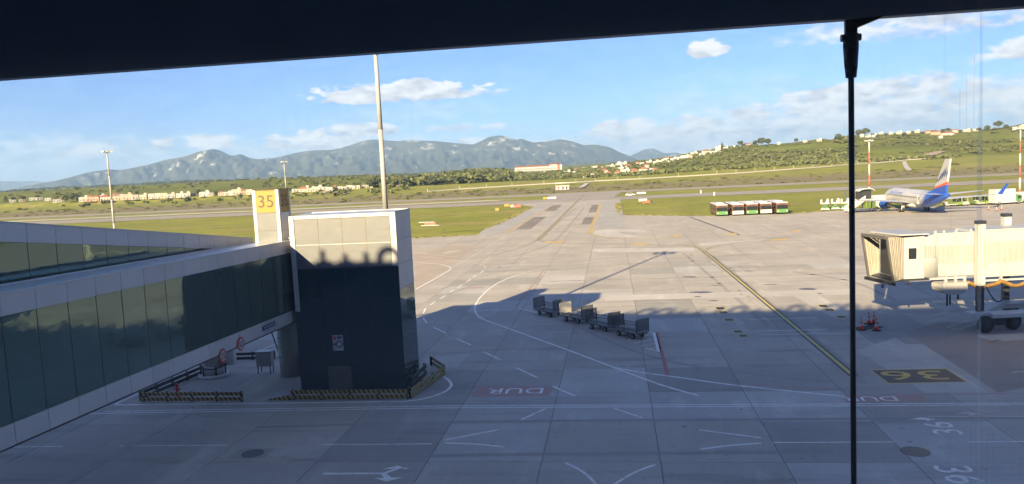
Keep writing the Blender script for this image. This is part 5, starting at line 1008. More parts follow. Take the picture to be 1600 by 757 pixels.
def airstairs():
    t = thing('passenger_stairs', 'white mobile boarding stairs with rounded canopy beside the aircraft', 'boarding stairs', G(1342, 331.5), R(2))
    MB().cbox(-2.3, 4.2, -1.2, 1.2, .35, .75, .06).build('chassis', WHITE, t)
    k = MB(); k.loft([[(x, y, z) for x, z in ((-3.4, .35), (-2.9, .25), (1.3, 2.9), (4.2, 2.9), (4.2, 3.15), (1.1, 3.15))] for y in (-1.05, 1.05)], False); k.build('stringer', WHITE, t)
    st = MB()
    for i in range(12): st.box(-2.9 + i * .34, -2.56 + i * .34, -.9, .9, .45 + i * .2, .5 + i * .2)
    tag(st.build('treads', GREY, t), kind='stuff')
    for y in (-1.05, 1.05): MB().add([(-3.2, y, .5), (1.2, y, 3.15), (1.2, y, 4.1), (-3.2, y, 1.45), (-3.2, y + .05, .5), (1.2, y + .05, 3.15), (1.2, y + .05, 4.1), (-3.2, y + .05, 1.45)], [(0, 1, 2, 3), (7, 6, 5, 4), (0, 4, 5, 1), (2, 6, 7, 3), (0, 3, 7, 4), (1, 5, 6, 2)]).build('side_balustrade', WHITE, t)
    MB().cbox(-.2, 3.3, .2, 1.2, 3.2, 5.4, .1).build('canopy_wall', DARKM, t); k = MB(); k.loft([[(x, y, 5.3 + .55 * math.sin(math.pi * min(max((x + .4) / 3.9, 0), 1)) ** .5 + d_) for x, d_ in [(a, 0) for a in np.linspace(-.4, 3.5, 9)] + [(a, -.14) for a in np.linspace(3.5, -.4, 9)]] for y in (-1.2, 1.25)], False); k.build('canopy_roof', LGREY, t)
    for x in (-1.4, 3.2):
        for y in (-1, 1): wheel(t, (x, y, .42), .42, .28, (0, 1, 0))
    for x in (1.6, 2.5, 3.9): MB().box(x - .1, x + .1, -.8, .8, .75, 2.9).build('support_post', LIME, t)
airstairs()
def truck(label, p, rz, boxm, cabm, L_=6.5, h=2.4, name='service_truck', platform=False):
    t = thing(name, label, 'truck', p, rz); MB().cbox(-L_ / 2, L_ / 2, -1.1, 1.1, .5, .8, .04).build('chassis', LGREY, t); MB().cbox(-L_ / 2, L_ / 2 - 2.0, -1.2, 1.2, .82, .82 + h, .06).build('cargo_box', boxm, t); c = MB().cbox(L_ / 2 - 1.9, L_ / 2, -1.1, 1.1, .6, 2.3, .18).build('cab', cabm, t)
    MB().box(L_ / 2 - .01, L_ / 2 + .015, -.95, .95, 1.45, 2.1).build('windscreen', SCREEN, c); MB().box(L_ / 2 - 1.3, L_ / 2 - .4, -1.13, -1.105, 1.4, 2.05).build('side_window', SCREEN, c)
    for i in range(int((L_ - 2.2) / 1.2)): MB().box(-L_ / 2 + .2 + i * 1.2, -L_ / 2 + 1.2 + i * 1.2, -1.225, -1.202, .95, .7 + h).build('side_panel', boxm, t)
    for x in (-L_ / 2 + 1.2, L_ / 2 - 1.0):
        for y in (-.95, .95): wheel(t, (x, y, .45), .45, .3, (0, 1, 0))
    return t
WTR = mat('truck_white', (.46, .455, .44), .4, var=.06)
truck('white container truck with green cab near the right banded mast', G(1571, 319.5), R(8), WTR, GREEN, 7.6, 3.1)
truck('green and white catering truck behind the aircraft nose', G(1369, 325.5), R(185), WTR, GREEN, 6.8, 2.6)
t = thing('water_cart', 'white panelled service cart in front of the catering truck', 'service cart', G(1366, 327), .1); MB().cbox(-.9, .9, -1.2, 1.2, .45, 1.9, .06).build('tank', mat('cream_tank', (.70, .68, .50), .5, var=.06), t)
for x in (-.7, .7):
    for y in (-.8, .8): wheel(t, (x, y, .3), .3, .2)
def tractor(label, p, m, rz, cab=True):
    t = thing('tow_tractor', label, 'tow tractor', p, rz, 'small tractors parked right of the aircraft'); MB().cbox(-1.5, 1.5, -.85, .85, .35, 1.05, .12).build('body', m, t)
    if cab:
        k = MB()
        for x in (-.9, .5):
            for y in (-.75, .75): k.bar((x, y, 1.05), (x, y, 2.1), .09)
        k.build('cab_frame', m, t); MB().cbox(-1.05, .65, -.85, .85, 2.1, 2.22, .04).build('cab_roof', m, t); MB().box(.42, .46, -.7, .7, 1.1, 2.05).build('windscreen', SCREEN, t); MB().cbox(-.6, -.1, -.4, .4, 1.06, 1.5, .05).build('seat', BLACK, t)
    for x in (-.95, .95):
        for y in (-.7, .7): wheel(t, (x, y, .4), .4, .28, (0, 1, 0))
tractor('lime green tow tractor nearest the aircraft tail', G(1494, 322), LIME, R(100)); tractor('pale green tow tractor, second right of the aircraft tail', G(1504, 321.5), GREENISH, R(95)); tractor('green cabbed tow tractor in the middle of the parked row', G(1525.5, 320.5), LIME, R(85)); tractor('green cabbed tow tractor just left of the container truck', G(1539.5, 320), LIME, R(92))
def dolly(label, p, rz, m=LGREY):
    t = thing('baggage_dolly', label, 'dolly', p, rz, 'low dollies on the grass edge'); MB().cbox(-1.4, 1.4, -.8, .8, .42, .6, .03).build('deck', m, t); MB().box(-1.4, -1.3, -.8, .8, .6, 1.3).build('end_panel', m, t)
    for x in (-1, 1):
        for y in (-.6, .6): wheel(t, (x, y, .24), .24, .16, (0, 1, 0))
    MB().bar((1.4, 0, .45), (2.3, 0, .3), .08).build('tow_bar', m, t)
dolly('low grey dolly between the two green cabbed tractors', G(1533, 320.5), .1); dolly('low white dolly right behind the aircraft tail cone', G(1484, 323), .2, WHITE); dolly('grey dolly between the last tractor and the container truck', G(1550, 319.5), .05)
truck('white van at the right picture edge beyond the banded mast', G(1604, 316), R(10), WTR, WTR, 6.0, 1.9, 'service_van')

# ------------------------------------------------------------------ airfield signs and small things on the grass
def field_sign(label, p, faces, rz=TH):
    """low lit guidance sign: a row of coloured boxes on short legs"""
    t = thing('airfield_sign', label, 'airfield sign', (p[0], p[1], -.08), rz, 'guidance signs on the grass'); x = 0
    for w, m in faces:
        b = MB().cbox(x, x + w - .04, -.18, .18, .35, 1.25, .03).build('sign_face', m, t)
        for lx in (.15, w - .2): MB().box(x + lx, x + lx + .06, -.03, .03, 0, .35).build('leg', GREY, b)
        x += w
SIGNR = mat('sign_red', (.42, .075, .045), .5, var=.06)
field_sign('yellow and white guidance sign on the far grass island', G(849, 312.5), ((2.0, YEL), (4.0, WHITE))); field_sign('red guidance sign at the tip of the left grass', G(802, 325.5), ((3.0, SIGNR),)); field_sign('yellow guidance sign left of the red one on the left grass', G(788, 324), ((2.2, YEL),)); field_sign('white and dark guidance sign beside the red one on the left grass', G(798, 325.2), ((1.5, WHITE),))
field_sign('small yellow sign in the middle of the left grass', G(774, 330.5), ((1.4, YEL),)); field_sign('white guidance sign at the left end of the right grass', G(998, 316), ((1.6, WHITE), (1.6, WHITE))); field_sign('red guidance sign on the right grass in front of the white one', G(1004.5, 319), ((2.6, SIGNR),)); field_sign('small black and yellow sign right of the red one on the right grass', G(1017, 318.5), ((.7, BPAINT),))
for i, (px, py, lab) in enumerate(((1095, 302.5, 'left small white marker post between the runway strips'), (1116, 306, 'right small white marker post between the runway strips'))):
    p = G(px, py); t = thing('marker_post', lab, 'marker', (p.x, p.y, -.05), TH, 'white marker posts'); MB().cbox(-.3, .3, -.3, .3, 0, 1.3, .05).build('post', WHITE, t); MB().cbox(-.4, .4, -.4, .4, 1.302, 1.5, .05).build('cap', WHITE, t)
def low_mound():
    p = G(672, 352.5); t = thing('wind_tee', 'low white and red landing marker on the left grass', 'marker', (p.x, p.y, -.05), TH)
    MB().prism([(-2.6, -.2), (2.6, -.6), (3.2, .2), (-1.6, .6)], .0, .12).build('slab', LGREY, t); MB().box(-1.6, 1.7, .1, .5, .12, .75).build('board', SIGNR, t); MB().add([(-3.4, .2, 1.0), (1.2, .2, .95), (1.2, 1.0, 1.05), (-3.4, 1.0, 1.1), (-3.4, .2, .9), (1.2, .2, .85), (1.2, 1.0, .95), (-3.4, 1.0, 1.0)], [(0, 1, 2, 3), (7, 6, 5, 4), (0, 4, 5, 1), (2, 6, 7, 3), (0, 3, 7, 4), (1, 5, 6, 2)]).build('white_arm', WHITE, t)
    for x in (-1.2, .6): MB().box(x, x + .12, .3, .42, .12, .95).build('leg', GREY, t)
low_mound()
def car(label, p, rz):
    t = thing('parked_car', label, 'car', p, rz); pr = [(-2.2, .35), (2.2, .35), (2.25, .8), (1.2, .95), (.6, 1.45), (-1.3, 1.48), (-1.9, 1.0), (-2.25, .9)]
    MB().loft([[(x, y, z) for x, z in pr] for y in (-.85, .85)], False).build('body', WTR, t)
    for y in (-.86, .86): MB().add([(.95, y, 1.0), (.5, y, 1.38), (-1.2, y, 1.4), (-1.7, y, 1.02)], [(0, 1, 2, 3)]).build('side_window', SCREEN, t)
    for x in (-1.4, 1.4):
        for y in (-.8, .8): wheel(t, (x, y, .33), .33, .2, (0, 1, 0))
pc = G(985, 306.5); car('white car parked on the grass island beyond the taxiway', (pc.x, pc.y, -.06), TH + .1); pc = G(995, 304.5); field_sign('long white sign board behind the white car', pc, ((2.4, WHITE), (1.8, WHITE)))
def shed():
    p = hit(879, 296.5, 300); t = thing('airfield_hut', 'small white and red hut under a flat canopy near the perimeter wall', 'hut', (p.x, p.y, p.z - .1), TH)
    MB().box(-4, 4, 0, 3, 0, 2.6).build('wall', WHITE, t)
    for x, w, m in ((-3.2, 1.2, RED), (-.4, 1.6, RED), (2.2, 1.0, SCREEN)): MB().box(x, x + w, -.04, -.002, .2, 2.1).build('door' if m is RED else 'window', m, t)
    MB().box(-4.8, 4.8, -.8, 3.8, 4.2, 4.5).build('canopy', LGREY, t)
    for x in (-4.4, 4.3):
        for y in (-.5, 3.3): MB().box(x, x + .12, y, y + .12, 0, 4.2).build('canopy_post', GREY, t)
shed()

# ------------------------------------------------------------------ perimeter wall and road
FLATR2 = mat('perimeter_concrete', (.27, .26, .24), .9, var=.1)
def wall():
    t = thing('perimeter_wall', 'pale perimeter wall with posts along the foot of the hill', 'wall', (0, 0, 0)); pts = []
    for px, py in ((668, 300.5), (718, 296.5), (760, 294), (800, 291.5), (850, 288.5), (900, 286), (930, 284), (1000, 280.5), (1060, 277), (1120, 273.5), (1180, 269.5), (1240, 265), (1300, 260.5), (1360, 256), (1420, 251.5), (1480, 247), (1510, 244.5)): pts.append(hit(px, py, 500, 1100))
    fine = []
    for a, b in zip(pts[:-1], pts[1:]):
        n = max(1, int((b - a).length / 16))
        for i in range(n): q = a.lerp(b, i / n); q.z = ztf(q.x, q.y); fine.append(q)
    for a, b in zip(fine[:-1], fine[1:]):
        k = MB(); d = (b - a); n = Vector((-d.y, d.x, 0)).normalized() * .12; k.add([a - n, b - n, b + n, a + n] + [p + Vector((0, 0, .85)) for p in (a - n, b - n, b + n, a + n)], [(3, 2, 1, 0), (4, 5, 6, 7), (0, 1, 5, 4), (1, 2, 6, 5), (2, 3, 7, 6), (3, 0, 4, 7)]); k.build('wall_section', FLATR2, t)
        MB().box(-.09, .09, -.09, .09, 0, 3.0).build('fence_post', LGREY, t, a + Vector((0, .2, 0)))
wall()
for nm, pp, m, w in (('dirt_track', [(1412, 253.5), (1416, 262), (1421, 268)], PATCH_L, 7), ('hillside_track', [(1150, 257), (1165, 255), (1180, 252.5), (1192, 249.5)], TAN, 6), ('hillside_track', [(1238, 250), (1248, 246), (1258, 241)], TAN, 7), ('perimeter_track', [(908, 294.5), (914, 290), (918, 287.5)], PATCH_L, 5), ('sand_strip', [(505, 301), (530, 302), (540, 304)], TAN, 14)):
    P_ = []
    hp = [hit(*p, 440) for p in pp]
    for a, b in zip(hp[:-1], hp[1:]):
        for i in range(10): q = a.lerp(b, i / 10); P_.append(q)
    P_.append(hp[-1]); k = MB(); L1 = []; L2 = []
    for i, q in enumerate(P_):
        n = Vector((.8, .6, 0)) * w / 2 if nm != 'sand_strip' else Vector((0, 1, 0)) * w; a = q - n; b = q + n; L1.append((a.x, a.y, ztf(a.x, a.y) + .5)); L2.append((b.x, b.y, ztf(b.x, b.y) + .5))
    k.add(L1 + L2, [(i, i + 1, len(P_) + i + 1, len(P_) + i) for i in range(len(P_) - 1)]); tag(k.build(nm, m), kind='structure')
p = hit(1456, 236, 700); e = [hit(px, py, 700) for px, py in ((1436, 246), (1462, 244), (1478, 238), (1470, 236), (1450, 241))]
tag(MB().poly([q + Vector((0, 0, .9)) for q in e]).build('bare_slope', TAN), kind='structure')

# ------------------------------------------------------------------ houses
HW = [mat('house_white', (.40, .39, .375), .8, var=.05), mat('house_cream', (.40, .35, .28), .8, var=.05), mat('house_pink', (.38, .24, .19), .8, var=.05), mat('house_grey', (.36, .37, .38), .8, var=.05)]
TILE = mat('roof_tile', (.30, .125, .075), .85, var=.15, scale=.6); WINM = mat('house_window', (.05, .055, .065), .3, var=.1); FLATR = mat('flat_roof', (.46, .44, .41), .9, var=.08)
win_me = MB().box(-.55, .55, -.05, 0, 0, 1.25).mesh('window', WINM); dor_me = MB().box(-.5, .5, -.05, 0, 0, 2.1).mesh('door', mat('house_door', (.14, .08, .05), .6, var=.1))
def house(label, p, w, h, kind, group, name='house', rz=None):
    rz = math.atan2(p.y, p.x) - math.pi / 2 + random.uniform(-.25, .25) if rz is None else rz
    t = thing(name, label, 'house', (p.x, p.y, p.z - .4), rz, group); d = min(w, 11) * random.uniform(.75, 1.0)
    wm = {'w': HW[0], 'wr': HW[0], 'b': HW[1], 'red': HW[2] if random.random() < .5 else HW[1], 'dk': HW[3], 'grey': HW[3], 'dome': HW[0]}[kind]
    MB().box(-w / 2, w / 2, 0, d, 0, h).build('wall', wm, t)
    if kind in ('wr', 'red'):
        rh = min(2.2, .22 * w + .4); o = .4; MB().add([(-w / 2 - o, -o, h), (w / 2 + o, -o, h), (w / 2 + o, d + o, h), (-w / 2 - o, d + o, h), (-w / 2 + d * .35, d / 2, h + rh), (w / 2 - d * .35, d / 2, h + rh)], [(0, 3, 2, 1), (0, 1, 5, 4), (1, 2, 5), (2, 3, 4, 5), (3, 0, 4)]).build('roof', TILE, t)
    else:
        r_ = MB().box(-w / 2 - .2, w / 2 + .2, -.2, d + .2, h, h + .28).build('roof', FLATR, t)
        if w > 6: MB().box(w * .1, w * .1 + 2.6, d * .3, d * .3 + 2.6, h + .28, h + 1.9).build('stair_head', wm, r_)
    if kind == 'dome': MB().loft([[(3.4 * math.cos(a) * math.cos(e_), d / 2 + 3.4 * math.sin(a) * math.cos(e_), h + .28 + 3.2 * math.sin(e_)) for a in np.linspace(0, 2 * math.pi, 17)[:-1]] for e_ in np.linspace(0, 1.5, 6)]).build('dome', HW[0], t)
    fl = max(1, int(h / 3.0)); nw = max(2, min(6, int(w / 2.6)))
    for f in range(fl):
        for i in range(nw):
            x = -w / 2 + w * (i + .5) / nw
            if f == 0 and i == nw // 2: link('door', dor_me, t, (x, -.003, .15))
            else: link('window', win_me, t, (x, -.003, f * 3.0 + 1.1))
    return t
KW = {'w': 'white flat-roofed', 'wr': 'white red-roofed', 'b': 'cream flat-roofed', 'red': 'terracotta red-roofed', 'dk': 'dark grey', 'grey': 'grey flat-roofed', 'dome': 'white domed'}
def town(lst, where, group, ymin=600, maxY=1900):
    lst = sorted(lst); cnt = {}; jr = random.Random(len(lst)); lst = [(q[0], q[1] + jr.uniform(0, 1.2), q[2] * jr.uniform(.7, 1.15), q[3] * jr.uniform(.65, 1.05), q[4]) for q in lst]
    for px, py, w, h, kd in lst:
        p = hit(px, py, ymin, maxY); s = p.y / FPX; n = cnt.get(kd, 0); cnt[kd] = n + 1
        tot = sum(1 for q in lst if q[4] == kd); lab = '%s house, %s from left of its kind %s' % (KW[kd], ordinal(n), where) if tot > 1 else '%s building, the only one %s' % (KW[kd], where)
        house(lab, p, max(w * s, 4.5), max(h * s + .4, 3.2), kd, group)
town([(886, 271.5, 13, 5, 'w'), (893, 275, 18, 4.5, 'w'), (902, 268, 10, 4.5, 'red'), (912, 265, 6, 4, 'w'), (930, 266, 9, 7, 'w'), (944, 271, 11, 6, 'wr'), (955, 263, 12, 5, 'w'), (967, 261, 14, 6, 'dome'), (969, 267, 10, 5, 'w'), (977, 273, 14, 8, 'w'), (983, 263, 12, 5, 'wr'), (990, 272, 14, 4.5, 'red'), (995, 258.5, 7, 4, 'red'), (1003, 259, 9, 5, 'w'), (1005, 268, 14, 5, 'wr'), (1014, 256, 11, 4.5, 'w'), (1020, 267, 12, 4, 'dk'), (1024, 272, 10, 4, 'red'), (1025, 255.5, 10, 4.5, 'w'), (1033, 254.5, 8, 4.5, 'w'), (1041, 251, 11, 4.5, 'wr'), (1052, 252, 12, 6, 'w'), (1062, 249, 12, 6, 'w'), (1072, 248.5, 12, 5, 'w'), (1085, 243, 14, 5, 'w'), (1091, 245, 12, 4, 'b'), (1104, 241, 13, 7, 'wr'), (1115, 240, 7, 4.5, 'w'), (1122, 237.5, 10, 8, 'w'), (1134, 234.5, 9, 4, 'w'), (952, 277, 8, 3.6, 'red'), (965, 275, 9, 4, 'red'), (915, 280, 6, 3.5, 'wr'), (925, 278, 6, 3.5, 'w'), (1044, 255.5, 8, 4, 'w'), (1010, 262, 9, 4, 'wr'), (975, 257.5, 8, 3.6, 'w'), (1079, 247.5, 6, 4.5, 'b'), (940, 264, 7, 4, 'wr')], 'in the hillside town', 'houses climbing the hillside', 720, 1160)
town([(1146, 232, 6, 3, 'w'), (1170, 229.5, 8, 4.5, 'wr'), (1217, 225.5, 3.4, 5, 'w'), (1347, 214, 8, 4, 'w'), (1357, 215, 8, 3, 'w'), (1366, 214, 8, 4, 'w'), (1376, 210.5, 7, 3, 'w'), (1392, 209.8, 8, 4, 'w'), (1405, 209, 8, 3, 'b'), (1420, 208, 8, 3, 'w'), (1432, 207.5, 8, 3, 'w'), (1450, 208.5, 10, 4, 'red'), (1462, 210.5, 14, 4, 'red'), (1480, 212, 16, 4.5, 'wr'), (1470, 216, 5, 3, 'w'), (1492, 207.5, 10, 4, 'red'), (1510, 205.5, 10, 3, 'b'), (1525, 204.5, 8, 3, 'w'), (1586, 202, 9, 4, 'w'), (1596, 200, 8, 3, 'b'), (1258, 222.5, 8, 2.6, 'b'), (1280, 221, 10, 2.6, 'b'), (1320, 218, 7, 2.5, 'b')], 'on the right hilltop', 'houses along the hilltop', 800, 1160)
town([(50, 312.5, 8, 3, 'w'), (62, 313, 9, 3.5, 'w'), (75, 314, 9, 4, 'w'), (88, 319, 12, 5.5, 'w'), (96, 315, 8, 4, 'wr'), (131, 314, 12, 7, 'w'), (134, 317, 12, 5, 'b'), (141, 315, 6, 8, 'red'), (150, 316, 10, 8, 'red'), (158, 311, 9, 6, 'w'), (164, 316, 12, 7, 'wr'), (175, 314, 10, 6, 'red'), (187, 313, 12, 9, 'b'), (183, 307, 10, 4, 'red'), (200, 315.5, 12, 10, 'b'), (212, 315.5, 12, 9, 'w'), (224, 315, 12, 9, 'b'), (237, 314.5, 12, 8, 'w'), (247, 313.5, 10, 7, 'w'), (257, 313, 10, 7, 'b'), (268, 312, 10, 6, 'grey'), (281, 311, 14, 6, 'w'), (292, 310, 12, 6, 'w'), (302, 306, 9, 5, 'w'), (320, 310, 14, 7, 'w'), (331, 309, 8, 5, 'b'), (345, 307, 8, 4, 'red'), (352, 306, 8, 5, 'w'), (362, 307, 9, 6, 'w'), (371, 309, 12, 8, 'b'), (381, 307, 7, 6, 'red'), (390, 308, 10, 8, 'b'), (20, 316, 8, 3, 'w'), (35, 314.5, 7, 3, 'b')], 'in the left town', 'houses across the left field', 600, 1700)
rr = random.Random(12)
town([(463 + i * 7.4 + rr.uniform(-2, 2), 299.5 - i * .42 + rr.uniform(-1, 1), rr.uniform(6, 11), rr.uniform(2.2, 3.6), rr.choice(('w', 'w', 'w', 'b', 'wr'))) for i in range(25)] + [(474, 301.5, 14, 4, 'red'), (487, 300.5, 12, 3.5, 'b')], 'in the far white town', 'houses of the far white town', 700, 1900)
def hotel():
    p = hit(842, 271, 760, 1160); s = p.y / FPX; w = 73 * s; t = thing('long_hotel', 'long white five-storey block with red roof on the wooded rise', 'building', (p.x, p.y, p.z - 1.0), math.atan2(p.y, p.x) - math.pi / 2 + .12); hh = 13.5 * s + 1; d = 13
    for x0, x1, h, m in ((-w / 2, w * .24, hh * .80, HW[0]), (w * .24, w * .40, hh * .95, HW[0]), (w * .40, w / 2, hh * .92, HW[0])): MB().box(x0, x1 - .05, 0, d, 0, h).build('wall', m, t); rf = MB().add([(x0 - .5, -.8, h), (x1 + .5, -.8, h), (x1 + .5, d + .8, h), (x0 - .5, d + .8, h), (x0 + 4, d / 2, h + 2.2), (x1 - 4, d / 2, h + 2.2)], [(0, 3, 2, 1), (0, 1, 5, 4), (1, 2, 5), (2, 3, 4, 5), (3, 0, 4)]).build('roof', TILE, t)
    MB().box(w * .405, w * .455, -.35, -.01, 0, hh * .9).build('red_bay', TILE, t); n = 22; fl = int(hh * .78 / 3)
    for f in range(fl):
        for i in range(n):
            x = -w / 2 + w * .97 * (i + .5) / n
            if not w * .395 < x < w * .465: o_ = link('window', win_me, t, (x, -.03, f * 3 + .9)); o_.scale = (1.7, 1, 1.35)
hotel()

# ------------------------------------------------------------------ trees and scrub
LEAF = [mat('leaf_olive', (.12, .135, .045), .8, var=.3, scale=.35, c2=(.068, .08, .027), coord='World'), mat('leaf_pine', (.07, .085, .036), .85, var=.3, scale=.4, c2=(.04, .052, .022), coord='World'), mat('leaf_scrub', (.135, .145, .045), .85, scale=.2, c2=(.085, .095, .03), coord='World')]
LEAF.append(mat('grass_tuft', (.17, .18, .04), .9, scale=.4, c2=(.24, .21, .08), coord='World'))
BARK = mat('bark', (.12, .085, .06), .9, var=.2)
def leaf_cloud(n, shape, size, g):
    """n leaf sprays (single quads, tilted at random) through an uneven crown volume -> verts, faces"""
    lob = g.normal(0, 1, (5, 3)); lob /= np.linalg.norm(lob, axis=1)[:, None]; V = []; F = []
    for i in range(n):
        d = g.normal(0, 1, 3); d /= np.linalg.norm(d); r_ = g.uniform(.35, 1) ** .5 * (.72 + .34 * max(0, (lob @ d).max()) ** 2)
        c = d * r_
        if shape == 'cypress': c = np.array([c[0] * .26 * (1.15 - c[2]) / 1.2, c[1] * .26 * (1.15 - c[2]) / 1.2, c[2] * .5 + .5])
        elif shape == 'pine': c = np.array([c[0] * .5, c[1] * .5, .68 + c[2] * .32])
        elif shape == 'bush': c = np.array([c[0] * .75, c[1] * .75, .32 + c[2] * .42])
        else: c = np.array([c[0] * .52, c[1] * .52, .6 + c[2] * .4])
        a = g.normal(0, 1, 3); a /= np.linalg.norm(a); b = np.cross(a, g.normal(0, 1, 3)); b /= np.linalg.norm(b) + 1e-6; s = size * g.uniform(.6, 1.3); o = len(V)
        V += [c - a * s - b * s * .6, c + a * s - b * s * .6, c + a * s * .7 + b * s * .7, c - a * s * .7 + b * s * .7]; F.append((o, o + 1, o + 2, o + 3))
    return np.array(V), F
LC = {}
def cloud_set(key, k, n, shape, size): LC[key] = [leaf_cloud(n, shape, size, np.random.default_rng(100 + hash(key) % 7 + i * 13 + len(key))) for i in range(k)]
cloud_set('oak', 4, 240, 'oak', .085); cloud_set('pine', 3, 240, 'pine', .075); cloud_set('cypress', 2, 200, 'cypress', .06); cloud_set('bush', 3, 150, 'bush', .11)
cloud_set('oak_s', 5, 46, 'oak', .17); cloud_set('pine_s', 4, 46, 'pine', .16); cloud_set('bush_s', 4, 30, 'bush', .22)
TM = {}
def tree(label, px, py, h_px, kind, group, wide=1.0, leaf=0, name=None, ymin=430, maxY=1900):
    p = hit(px, py, ymin, maxY); H = h_px * p.y / FPX; v = random.randrange(len(LC[kind])); key = (kind, v, leaf)
    if key not in TM:
        V, F = LC[kind][v]; cr = bpy.data.meshes.new('crown'); cr.from_pydata(V.tolist(), [], F); cr.materials.append(LEAF[leaf]); cr.update()
        k = MB(); tp = .45 if kind != 'cypress' else .3
        k.cyl((0, 0, -.03), (.01, 0, tp), .032, .02, 8)
        for i in range(5): a = i * 1.26 + .4; k.cyl((.005, 0, tp * (.7 + .05 * i)), (.2 * math.cos(a), .2 * math.sin(a), tp + .22 + .05 * (i % 3)), .014, .005, 6)
        TM[key] = (cr, k.mesh('trunk', BARK))
    t = thing(name or {'oak': 'broadleaf_tree', 'pine': 'pine_tree', 'cypress': 'cypress_tree', 'bush': 'bush'}[kind], label, 'tree' if kind != 'bush' else 'bush', p, random.uniform(0, 6.28), group)
    for nm, me in zip(('crown', 'trunk'), TM[key]): o = link(nm, me, t); o.scale = (H * wide, H * wide, H)
for a in (('dark cypress at the far left edge of the left town', 9, 317, 11, 'cypress', 1), ('dark pine second from the left picture edge behind the field', 21, 316.5, 9, 'pine', 1), ('broad dark pine left of the first white houses', 37, 315.5, 9, 'pine', 1), ('dark rounded tree left of the pale mast in the left town', 103, 317, 13, 'oak', 0), ('tall olive-green tree among houses left of the pale mast', 113, 318, 15, 'oak', 0), ('slim dark cypress just right of the tall olive-green tree', 122, 317, 15, 'cypress', 1), ('lone dark round tree on the dry field before the left town', 293.5, 318.5, 11.5, 'oak', 1), ('dark pine behind the white houses, left of the sign box', 310, 309, 11, 'pine', 1), ('dark pine on the roofline above the cream block', 204, 304, 6, 'pine', 1), ('dark pine right of the one on the cream block roofline', 214, 304.5, 6, 'pine', 1), ('dark spreading tree far left behind the low white houses', 28, 309, 5, 'pine', 1), ('small dark tree between houses left of the yellow sign', 338, 308, 8, 'oak', 1), ('dark tree hiding the cream house beside the sign box', 376, 311, 8, 'oak', 1)): tree(a[0], a[1], a[2], a[3], a[4], 'single trees round the left town', leaf=a[5], ymin=500)
for a in (('dark pointed cypress beside the topmost white house', 1128.5, 235, 12, 'cypress', 1), ('umbrella pine left of the dense clump on the hill crest', 1157, 230, 10, 'pine', 1), ('round tree at the left of the dense crest clump', 1180, 228, 9, 'oak', 1), ('tall round tree in the middle of the dense crest clump', 1190, 228, 13, 'oak', 1), ('round tree at the right of the dense crest clump', 1200, 227, 11, 'oak', 1), ('small tree on the crest above the terraced green slope', 1244, 222.5, 7, 'oak', 1), ('broad dark tree left of the tension rod on the crest', 1310, 221, 12, 'oak', 1), ('dark tree directly right of the tension rod on the crest', 1342, 214, 12, 'oak', 1), ('tall dark tree on the crest right of the tension rod', 1352, 212, 13, 'oak', 1), ('dark dome-shaped tree among the red hilltop roofs', 1481, 207, 7, 'oak', 1), ('spreading dark pine on the crest near the right edge', 1560, 203.5, 14, 'pine', 1), ('low dark tree left of the spreading crest pine', 1543, 204.5, 9, 'oak', 1), ('dark tree at the right end of the crest', 1572, 202, 8, 'oak', 1), ('slim dark tree between the white hillside houses', 1139, 234, 6, 'cypress', 1), ('dark round tree among houses left of the domed building', 973, 266, 8, 'oak', 1), ('dark round tree in the town right of the domed building', 990, 263, 9, 'oak', 1), ('small cypress beside the white house by the long hotel', 891, 268, 8, 'cypress', 1)): tree(a[0], a[1], a[2], a[3], a[4], 'single trees on the hill', leaf=a[5], ymin=640, maxY=1170)
cx_ = [1340, 1362, 1371, 1384, 1399, 1413, 1426, 1441, 1456, 1474, 1488, 1502, 1517, 1530, 1580]
for i, px in enumerate(cx_): tree('small dark tree between the hilltop houses, %s from the left' % ordinal(i), px, 214.5 - (px - 1340) * .055 + (i % 3) * 1.1, 3.2 + (i * 7 % 4) * .9, 'oak', 'small trees between the hilltop houses', 1.3, 1 if i % 2 else 0, ymin=640, maxY=1165)
for a in (('tall pine standing proud at the left end of the wood', 703, 284, 15, 'pine', 1), ('highest pine on the left part of the wood skyline', 714, 281, 15, 'pine', 1), ('pine right of the highest one on the wood skyline', 725, 280, 13, 'pine', 1), ('pine on the wood skyline halfway to the hotel', 748, 277, 12, 'pine', 1)): tree(a[0], a[1], a[2], a[3], a[4], 'tall pines on the wood skyline', leaf=a[5], ymin=690, maxY=1200)
for i, (px, py, h, w) in enumerate(((997, 290, 6.5, 1.5), (1010, 288.5, 5, 1.4), (1026, 287, 7, 1.7), (1063, 283.5, 4, 1.3), (1132, 280, 4.5, 1.5), (980, 296, 4, 1.2), (1018, 294.5, 4, 1.3), (1062, 293, 3.2, 1.3), (815, 297.5, 5, 1.3), (733, 302, 5.5, 1.0), (1187, 279, 3.5, 1.5), (655, 305, 6, 1.4), (1492, 258, 6, 2.0), (1395, 268, 4.5, 1.8), (1428, 266.5, 4, 1.6), (1448, 273, 3.5, 2.0), (1372, 271, 3.5, 1.6), (1535, 268, 4.5, 2.2))):
    tree('dark green bush on the rough grass beyond the runway, %s from the left' % ordinal(sorted([997, 1010, 1026, 1063, 1132, 980, 1018, 1062, 815, 733, 1187, 655, 1492, 1395, 1428, 1448, 1372, 1535]).index(px)), px, py, h, 'bush', 'bushes beyond the runway', w, 0 if i % 2 else 2, ymin=440, maxY=900)
